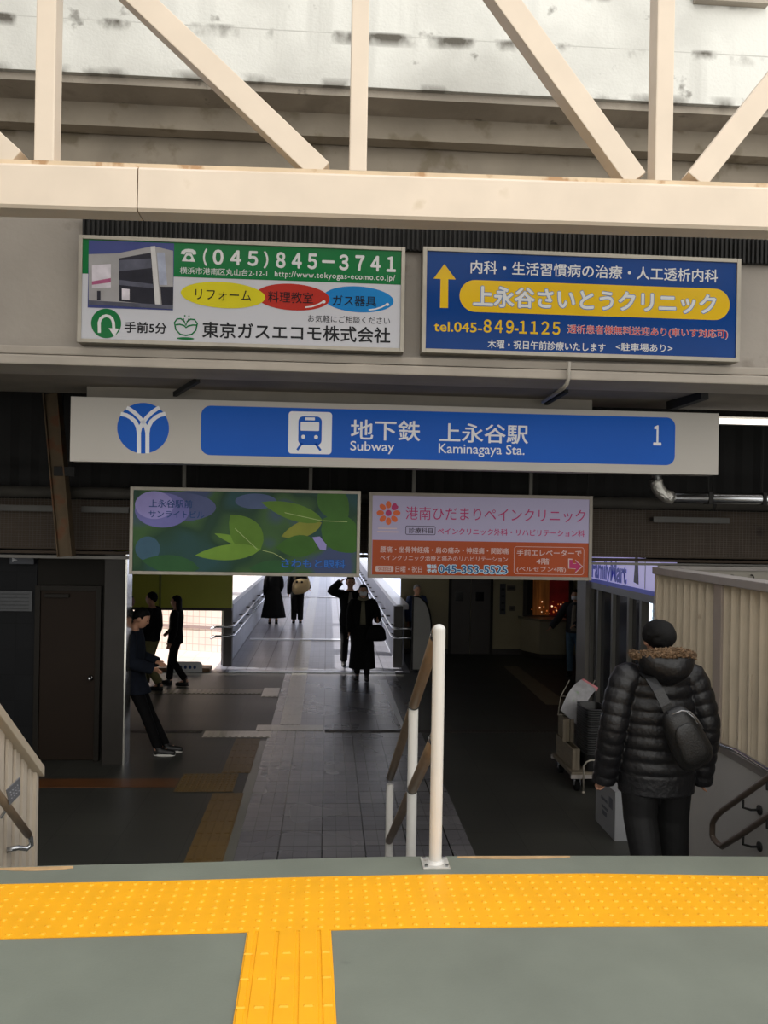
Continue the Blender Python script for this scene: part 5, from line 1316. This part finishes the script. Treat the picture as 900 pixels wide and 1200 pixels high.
# hood: a soft bag hanging down the back, open towards the neck
rr = []
for i in range(12):
    t = i/11; z = 1.525-.185*t
    w = .178*math.sqrt(max(.05, 1-(max(0, t-.12)/.95)**2.4)); d = .055+.075*math.sin(math.pi*min(1, .25+t*.75))
    rr.append([Vector((w*math.cos(ph), -.115-d*max(0, -math.sin(ph))+.055*max(0, math.sin(ph)), z+.018*math.cos(ph)**2)) for ph in [2*math.pi*k/28 for k in range(28)]])
g.loft(rr)
for v in g.bm.verts:
    n_ = mnoise.noise(v.co*11)*.012; v.co.y += n_
    v.co = v.co*sc_
hood = link('hood', remeshed(g, .008, 2), M_puff, jacket, True, world=False)
g = G(); pts = []
for k in range(23):
    t = math.radians(-205+230*k/22); pts.append(Vector((.178*math.cos(t), -.060+.150*math.sin(t), 1.548-.038*abs(math.cos(t))**2)))
g.tube(pts, [.018+.012*math.sin(math.pi*k/22) for k in range(23)], 14)
random.seed(5)
bmesh.ops.subdivide_edges(g.bm, edges=g.bm.edges[:], cuts=2, use_grid_fill=True)
for v in g.bm.verts:
    v.co = (v.co+Vector((random.gauss(0, .0045), random.gauss(0, .0045), random.gauss(0, .0055))))*sc_
fur = g.build('fur_trim', M_fur, jacket, world=False)
# hairs of the fur as thin spikes on the same mesh
g = G()
for k in range(700):
    i = random.randrange(22); p = pts[i].lerp(pts[i+1], random.random()); d = Vector((random.gauss(0,1), random.gauss(0,1), random.gauss(.4,1))).normalized()
    a = p+d*.02; b = a+d*(.015+.012*random.random())+Vector((0,0,-.003)); n_ = d.orthogonal().normalized()*.0016
    g.bm.faces.new([g.bm.verts.new((a-n_)*sc_), g.bm.verts.new((a+n_)*sc_), g.bm.verts.new(b*sc_)])
hf = g.build('fur_fringe', M_fur, jacket, world=False)

# sling bag on his back
M_bag = mat('black_bag_nylon', '#0b0b0c', rough=.5, var=.15, scale=20, bump=.2, bscale=120)
YBk = YM-.325*sc_
bc = at(803, 864, Y=YBk)
bag = thing('sling_bag', 'black sling bag worn diagonally across the back of the puffer jacket', 'bag', bc)
ang = math.radians(-27)
def bagpt(u, v, w): return bc+Vector((u*math.cos(ang)+v*math.sin(ang), -w, -u*math.sin(ang)+v*math.cos(ang)))
def bagloft(hw, hh, w0, w1, nn=10, taper=.0):
    rr = []
    for i in range(nn+1):
        t = i/nn; k = math.sin(math.pi*(.08+.84*t))**.45
        ww = w0+(w1-w0)*t; ring_ = []
        for j in range(32):
            ph = 2*math.pi*j/32; c, s_ = math.cos(ph), math.sin(ph)
            u = hw*k*math.copysign(abs(c)**.6, c); v = hh*k*math.copysign(abs(s_)**.6, s_); u *= 1-taper*v/hh
            ring_.append(bagpt(u, v, ww))
        rr.append(ring_)
    return rr
g = G(); g.loft(bagloft(.105, .185, -.06, .075, taper=.18)); g.build('pouch', M_bag, bag, smooth=True)
g = G(); g.loft(bagloft(.075, .115, .06, .098, taper=.15)).warp(lambda p: p+Vector((.0,0,-.015))); g.build('front_pocket', M_bag, bag, smooth=True)
g = G(); g.tube([bagpt(-.03, .172, .06), bagpt(.03, .168, .062), bagpt(.070, .14, .058), bagpt(.088, .09, .056), bagpt(.097, .02, .054)], .0045, 8); g.build('zipper', mat('zip_metal', '#8a8a8c', rough=.35, metal=.8, var=.1, scale=30), bag, smooth=True)
g = G(); g.tube([bagpt(.05, .150, .07), bagpt(.07, .11, .078), bagpt(.075, .07, .08)], .004, 6); g.build('zip_pull', M_steel, bag)
def band(pts, w, th, nrm=None):
    rr = []
    for i, p in enumerate(pts):
        t = (pts[min(i+1, len(pts)-1)]-pts[max(i-1, 0)]).normalized(); n_ = Vector(nrm[i]).normalized(); s_ = t.cross(n_).normalized()
        rr.append([p+s_*w/2+n_*th/2, p-s_*w/2+n_*th/2, p-s_*w/2-n_*th/2, p+s_*w/2-n_*th/2])
    return rr
stp = [at(788, 842, Y=YBk-.0), at(780, 826, Y=YBk-.0), at(771, 808, Y=YM-.285*sc_), at(762, 795, Y=YM-.20*sc_), at(752, 786, Y=YM-.06), at(750, 790, Y=YM+.08), at(757, 812, Y=YM+.20), at(790, 870, Y=YM+.235), at(822, 895, Y=YM+.12)]
nr_ = [(0,-1,.1),(0,-1,.2),(0,-1,.3),(0,-.8,.7),(0,-.2,1),(0,.6,.9),(0,1,.3),(.1,1,0),(.7,.7,0)]
g = G(); g.loft(band(stp, .062, .007, nr_)); g.build('strap', M_bag, bag)
b_ = stp[0].lerp(stp[1], .3)
g = G(); g.beam(b_+Vector((-.03,-.012,.014)), b_+Vector((.03,-.012,-.014)), .03, .012); g.build('buckle', M_black2, bag, bevel=.003)

# the people of the concourse
def floorpt(px, py): return at(px, py, Z=ZF)
def hgt(px, py, y): return at(px, py, Y=y).z-ZF
pB = floorpt(186, 886)+Vector((.0, .10, 0))
lean = lambda p: Vector((p.x, p.y-.34*min(1, max(0, p.z-.05)/.85)**1.0+.04*max(0, p.z-1.0), p.z))
human('person leaning back on the pillar in navy jacket, black trousers and white-soled sneakers', pB, -math.pi/2, 1.76,
    over=dict(Rel=(.25,.03,1.10), Rwr=(.14,.24,1.02), Lel=(-.25,.03,1.10), Lwr=(-.10,.25,1.06), Ran=(.07,.0,.085), Rtoe=(.08,.16,.035), Lan=(-.07,.06,.085), Ltoe=(-.08,.22,.035)),
    warp=lean, hair='short', top=dict(mat=M_navy, hem=.72, e=.03, se=.022, name='jacket', flare=.06, sole=M_solew), bottom=('trousers', M_black, .008), shoes=M_shoe, headpitch=-.45)
yC = floorpt(188, 808).y
stepL = dict(Rkn=(.09,.10,.48), Ran=(.09,.14,.09), Rtoe=(.10,.30,.035), Lkn=(-.09,.02,.47), Lan=(-.09,-.22,.13), Ltoe=(-.095,-.08,.045))
human('person in dark jacket and olive trousers standing in the dim group at left', Vector((floorpt(176,808).x, yC, ZF)), math.radians(75), hgt(178, 695, yC),
    over=dict(stepL, Lel=(-.25,.06,1.12), Lwr=(-.16,.26,1.02)), hair='short', top=dict(mat=M_black2, hem=.86, e=.03, se=.02, name='jacket'), bottom=('trousers', mat('olive_trousers', '#6a6540', rough=.8, var=.12, scale=10), .022), shoes=M_shoe)
yD = floorpt(207, 803).y
human('person with long black hair in black clothes nearest the bright left opening', Vector((floorpt(205,803).x, yD, ZF)), math.radians(85), hgt(206, 699, yD),
    over=dict(stepL, Rel=(.22,.0,1.10), Rwr=(.16,.16,1.0)), hair='long', top=dict(mat=M_black, hem=.80, e=.025, se=.018, name='jacket'), bottom=('trousers', M_black2, .012), shoes=M_shoe)
yK = floorpt(150, 812).y
human('person in black half hidden behind the one leaning on the pillar', Vector((at(150, 760, Y=yK+.7).x, yK+.7, ZF)), math.radians(-80), hgt(157, 703, yK), hair='short', top=dict(mat=M_black, hem=.82, e=.025, se=.018, name='jacket'), bottom=('trousers', M_black2, .012), shoes=M_shoe)
# two on the bridge, heads hidden behind the leaf sign
pE = floorpt(320, 731)
human('person in a long black flared coat walking away on the bridge', pE, .1, 1.60, over=dict(Rel=(.23,.0,1.1), Rwr=(.18,.15,.95)), hair='long', top=dict(mat=M_black, hem=.85, e=.03, se=.02, name='coat_bodice'), bottom=('skirt', M_black, .19, .36, .26), shoes=M_shoe, voxel=.012)
pF = floorpt(348, 730)
oF, _ = human('person in black trousers carrying a tan shoulder bag on the bridge', pF, .05, 1.64, over=dict(Rel=(.30,.03,1.12), Rwr=(.33,.10,1.02)), hair='short', top=dict(mat=M_black2, hem=.80, e=.03, se=.02, name='jacket'), bottom=('trousers', M_black, .03), shoes=mat('two_tone_shoe', '#3a3632', rough=.5, var=.3, scale=18), voxel=.012)
bt = at(353, 687, Y=pF.y-.36)
tb = thing('tote_bag', 'tan shoulder bag with dark studs carried on the bridge', 'bag', (bt.x, bt.y, bt.z-.2))
g = G(); rr = []
for i in range(9):
    t = i/8; k = math.sin(math.pi*(.1+.8*t))**.5
    rr.append([Vector((bt.x+.25*k*math.copysign(abs(math.cos(ph))**.7, math.cos(ph))+.0*0, bt.y-.07+.14*t, bt.z+.21*k*math.copysign(abs(math.sin(ph))**.8, math.sin(ph))*(1-.12*math.cos(ph))+.05*math.cos(ph))) for ph in [2*math.pi*j/28 for j in range(28)]])
g.loft(rr); g.build('pouch', mat('tan_leather', '#8f7d58', rough=.6, var=.1, scale=8), tb, smooth=True)
for xx in (-.12, .02):
    g = G(); g.ell((bt.x+xx, bt.y-.075, bt.z+.12), (.03, .02, .03)); g.build('stud', M_black, tb, smooth=True)
g = G(); g.loft(band([Vector((bt.x-.18, bt.y, bt.z+.18)), Vector((bt.x-.14, bt.y+.05, bt.z+.42)), Vector((bt.x-.05, bt.y+.16, bt.z+.50)), Vector((bt.x+.10, bt.y+.1, bt.z+.4)), Vector((bt.x+.20, bt.y, bt.z+.18))], .03, .008, [(0,-1,.1)]*5)); g.build('strap', mat('tan_strap', '#6a5b40', rough=.6), tb)
# the couple walking towards the camera
walk = dict(Rkn=(.09,.08,.49), Ran=(.09,.02,.09), Rtoe=(.10,.18,.035), Lkn=(-.09,.10,.48), Lan=(-.085,.20,.09), Ltoe=(-.09,.36,.05))
pG = floorpt(409, 783)
human('person in black jacket with one arm raised to the head, walking off the bridge', pG, math.radians(182), hgt(410, 676, pG.y), over=dict(walk, Rel=(.36,.03,1.44), Rwr=(.20,.10,1.60), Ran=(.09,-.2,.10), Rtoe=(.09,-.05,.05), Rkn=(.09,.0,.49)), hair='short', top=dict(mat=M_black, hem=.80, e=.035, se=.024, name='jacket'), front=(mat('grey_shirt', '#6f6c66', rough=.8, var=.1), .05, 1.22, 1.42), bottom=('trousers', M_black2, .016), shoes=M_shoe, mask=None)
pH = floorpt(424, 795)
oH, _ = human('person in a long black coat and olive scarf walking with a black handbag', pH, math.radians(178), hgt(426, 686, pH.y), over=dict(walk, Lel=(-.27,-.01,1.12), Lwr=(-.26,.20,1.10)), hair='bob', top=dict(mat=M_black, hem=.19, e=.03, se=.02, name='long_coat', flare=.075), front=(mat('olive_dress', '#5d5a48', rough=.85, var=.12), .055, 1.0, 1.40, 'dress_front'), scarf=mat('olive_scarf', '#6a6550', rough=.9, var=.15, scale=30), bottom=('trousers', M_black2, .006), shoes=M_shoe, mask=M_mask)
hb = at(441, 742, Y=pH.y-.22)
h_ = thing('handbag', 'black handbag hanging at the arm of the long-coated walker', 'bag', (hb.x, hb.y, hb.z-.17))
g = G(); rr = []
for i in range(9):
    t = i/8; k = math.sin(math.pi*(.1+.8*t))**.4
    rr.append([Vector((hb.x+(.17-.06*math.sin(ph))*k*math.copysign(abs(math.cos(ph))**.6, math.cos(ph)), hb.y-.06+.12*t, hb.z+.15*k*math.copysign(abs(math.sin(ph))**.6, math.sin(ph)))) for ph in [2*math.pi*j/28 for j in range(28)]])
g.loft(rr); g.build('pouch', M_black2, h_, smooth=True)
for yy in (-.05, .05):
    g = G(); g.tube([(hb.x+.09*math.cos(t), hb.y+yy*(1-math.sin(t)*.8), hb.z+.13+.21*math.sin(t)) for t in [math.pi*k/10 for k in range(11)]], .009, 8); g.build('handle', M_black2, h_, smooth=True)
# by the counter
pI = floorpt(673, 792)
human('person in dark open jacket, jeans and white mask standing at the counter', pI, math.radians(150), hgt(672, 692, pI.y), over=dict(Rel=(.32,.06,1.14), Rwr=(.44,.14,.97), Lel=(-.22,.05,1.12), Lwr=(-.06,.22,1.04)), hair='bob', top=dict(mat=mat('dark_jacket', '#17181d', rough=.8, var=.15), hem=.86, e=.03, se=.022, name='jacket', collar=True), front=(mat('taupe_top', '#7a7066', rough=.85, var=.1), .06, .90, 1.42, 'top_front'), bottom=('trousers', mat('blue_jeans', '#3b5468', rough=.8, var=.15, scale=16), .010), shoes=M_shoe, mask=M_mask)
# beyond the right parapet end
pJ = Vector((1.93, 18.12, ZF))
human('person with grey hair in blue jacket partly hidden behind right parapet end', pJ, math.radians(200), hgt(484, 686, 18.1), hair='short', hairmat=mat('grey_hair', '#7c7b7a', rough=.7, var=.2, scale=50), top=dict(mat=mat('blue_jacket', '#22345c', rough=.7, var=.15, scale=12), hem=.84, e=.03, se=.022, name='jacket'), bottom=('trousers', M_black2, .014), shoes=M_shoe, voxel=.011)

# ------------------------------------------------------------------ dolly with baskets, flyer rack, carton
a = at(646, 893, Y=9.75); 
yd0, yd1 = 8.95, 9.75
xd0, xd1 = at(648, 905, Y=9.7).x, at(706, 912, Y=9.0).x+.12
zd = ZF+.17
dl = thing('platform_dolly', 'low platform dolly with dark casters carrying crates and baskets', 'dolly', ((xd0+xd1)/2, (yd0+yd1)/2, ZF))
M_wood = mat('pale_board_wood', '#635a4c', rough=.7, var=.12, scale=6, stretch=(1,6,1))
g = G(); g.box((xd0, yd0, zd), (xd1, yd1, zd+.045)); g.build('deck', M_wood, dl, bevel=.004)
g = G()
g.box((xd0-.01, yd0-.01, zd-.02), (xd1+.01, yd0+.03, zd+.02)); g.build('deck_rail', M_cap, dl)
g = G(); g.box((xd0-.01, yd1-.03, zd-.02), (xd1+.01, yd1+.01, zd+.02)); g.build('deck_rail', M_cap, dl)
for x in (xd0+.08, xd1-.08):
    for y in (yd0+.08, yd1-.08):
        g = G(); g.tube([(x-.022, y, ZF+.06), (x+.022, y, ZF+.06)], .06, 18); w_ = g.build('caster', M_black, dl, smooth=False)
        g = G(); g.box((x-.035, y-.03, ZF+.06), (x-.024, y+.03, zd)); g.box((x+.024, y-.03, ZF+.06), (x+.035, y+.03, zd)); g.box((x-.035, y-.03, zd-.02), (x+.035, y+.03, zd)); g.build('fork', M_steel, w_)
g = G(); xh = at(684, 900, Y=yd0-.06).x
g.tube([(xh, yd0-.06, ZF+.02), (xh, yd0-.06, ZF+.30), (xh+.03, yd0-.06, ZF+.345), (xh+.07, yd0-.06, ZF+.36), (xh+.3, yd0-.06, ZF+.36)], .010, 8); g.ell((xh, yd0-.06, ZF+.018), (.02,.02,.018)); g.build('guard_rail', M_alum, dl, smooth=True)
# wooden crates on the dolly, stepped
cx0 = xd0+.03
M_crate = mat('crate_wood', '#6b6150', rough=.7, var=.15, scale=7, stretch=(1,1,6))
def crate(x0, x1, y0, y1, z0, z1, label):
    c = thing('wooden_crate', label, 'crate', ((x0+x1)/2, (y0+y1)/2, z0), group='crates on the dolly')
    t = .015
    g = G(); g.box((x0+t, y0+t, z0), (x1-t, y1-t, z0+t)); g.build('base_board', M_crate, c)
    for nm, lo, hi in (('front_board', (x0, y0, z0), (x1, y0+t, z1)), ('back_board', (x0, y1-t, z0), (x1, y1, z1)), ('side_board', (x0, y0+t, z0), (x0+t, y1-t, z1)), ('side_board', (x1-t, y0+t, z0), (x1, y1-t, z1))):
        g = G(); g.box(lo, hi); g.build(nm, M_crate, c, bevel=.003)
    for x in (x0+.06, x1-.06):
        g = G(); g.box((x-.02, y0-.012, z0), (x+.02, y0-.0005, z1)); g.build('cleat', M_wood, c)
xs1 = at(677, 880, Y=9.2).x
crate(cx0, xs1-.02, 9.05, 9.70, zd+.046, zd+.27, 'wide pale crate lying directly on the dolly deck')
crate(cx0+.02, xs1-.05, 9.35, 9.70, zd+.271, zd+.52, 'pale crate stacked on the lower crate under the flyers')
# flyer rack: wire stand with a curved sheaf of printed flyers
zr = zd+.521
rk = thing('flyer_rack', 'wire rack of colourful flyers leaning on the stacked crates', 'rack', ((cx0+xs1)/2, 9.45, zr))
fy = 9.42
fa, fb, fc, fd_ = at(657, 832, Y=9.44), at(683, 795, Y=9.66), at(701, 806, Y=9.66), at(677, 850, Y=9.44)
g = G(); rr = []
for i in range(11):
    t = i/10; bend = Vector((-.03, -.05, .06))*math.sin(math.pi*t)
    p, q = fa.lerp(fb, t)+bend, fd_.lerp(fc, t)+bend
    rr.append([p, q, q+Vector((0,.02,-.01)), p+Vector((0,.02,-.01))])
g.loft(rr); fl_ = g.build('flyer_sheaf', mat('printed_flyer', '#8d8c8f', rough=.6, var=.2, scale=12, rust='#5d8a4a', rustamt=.56, rscale=3.5), rk)
g = G(); p, q = fb, fc; u = (q-p); g.prism([p+Vector((0,-.012,.004)), q+Vector((0,-.012,.004)), q+Vector((0,-.012,.004))+(fd_-fc)*.10, p+Vector((0,-.012,.004))+(fa-fb)*.10], (0,.008,0)); g.build('pink_header', mat('pink_print', '#a8646a', rough=.6, var=.15, scale=9), rk)
g = G()
for xx in (fa.x, fd_.x-.01, fd_.x+.10):
    g.tube([(xx, 9.55, zr), (xx+.05, 9.62, zr+.20), (xx+.16, 9.66, max(zr+.38, fb.z-.02))], .006, 6)
g.tube([(fa.x, 9.55, zr+.004), (fd_.x+.1, 9.55, zr+.004)], .006, 6); g.tube([(fa.x+.05, 9.62, zr+.2), (fd_.x+.15, 9.62, zr+.2)], .006, 6); g.build('wire_frame', M_alum, rk, smooth=True)
# stack of black shopping baskets
xk = (at(677, 870, Y=9.1).x+at(701, 870, Y=9.1).x)/2+.05; ybk = 9.13
nb_ = 20; pz = (at(690, 830, Y=9.0).z-(zd+.046)-.20)/(nb_-1)
M_bsk = mat('black_basket', '#161617', rough=.5, var=.1, scale=10)
def basket_parts(root):
    g = G(); hx, hy = .125, .20
    def rr_(z, k): 
        return [Vector((hx*k*math.copysign(abs(math.cos(t))**.4, math.cos(t)), hy*k*math.copysign(abs(math.sin(t))**.4, math.sin(t)), z)) for t in [2*math.pi*j/28 for j in range(28)]]
    g.loft([rr_(.004, .78), rr_(.20, .985), rr_(.20, .975), rr_(.010, .77)])
    g.build('tub', M_bsk, root, world=False)
    g = G(); g.loft([rr_(.194, .992), rr_(.194, 1.06), rr_(.203, 1.06), rr_(.203, .992)], caps=False, closed=True); g.build('rim', mat('basket_rim', '#2b2b2d', rough=.4, var=.1, scale=10), root, world=False)
    g = G(); g.tube([(1.12*hx*math.copysign(abs(math.cos(t))**.4, math.cos(t)), -1.12*hy*math.copysign(abs(math.sin(t))**.4, math.sin(t)), .1985) for t in [math.pi*k/12 for k in range(13)]], .0045, 6); g.build('handle', M_bsk, root, world=False)
b0 = thing('shopping_basket', 'black shopping basket lowest in the nested stack on the dolly', 'basket', (xk, ybk, zd+.046), group='nested shopping baskets on the dolly')
basket_parts(b0)
for i in range(1, nb_):
    copytree(b0, (xk, ybk, zd+.046+pz*i), 'black shopping basket topmost in the nested stack on the dolly' if i == nb_-1 else 'black shopping basket inside the nested stack on the dolly')
# white printed carton on the floor behind the man
q0, q1 = floorpt(701, 962), floorpt(719, 986)
x0c, x1c = q0.x-.02, q0.x+.42; y0c, y1c = q1.y, q0.y+.03
zc0 = at(712, 917, Y=(y0c+y1c)/2).z
cb = thing('carton', 'pale grey printed carton standing on the floor behind the man', 'carton', ((x0c+x1c)/2, (y0c+y1c)/2, ZF))
M_cart = mat('pale_carton', '#7f8083', rough=.7, var=.06, scale=5)
g = G(); g.box((x0c, y0c, ZF), (x1c, y1c, zc0)); g.build('box', M_cart, cb, bevel=.004)
g = G(); g.box((x0c+.19, y0c-.002, ZF+.02), (x0c+.24, y1c+.002, zc0+.002)); g.build('packing_tape', mat('tape', '#8a7a5e', rough=.4, var=.05), cb)
M_prt = mat('carton_print', '#4b4e56', rough=.7, var=.2, scale=12)
for (ya_, yb2, za_, zb2_) in ((.12, .30, .58, .80), (.38, .70, .60, .66), (.36, .66, .44, .50), (.40, .62, .30, .40)):
    L_c = y1c-y0c; h_c = zc0-ZF
    g = G(); g.box((x0c-.0015, y0c+L_c*ya_, ZF+h_c*za_), (x0c, y0c+L_c*yb2, ZF+h_c*zb2_)); g.build('print_mark', M_prt, cb)
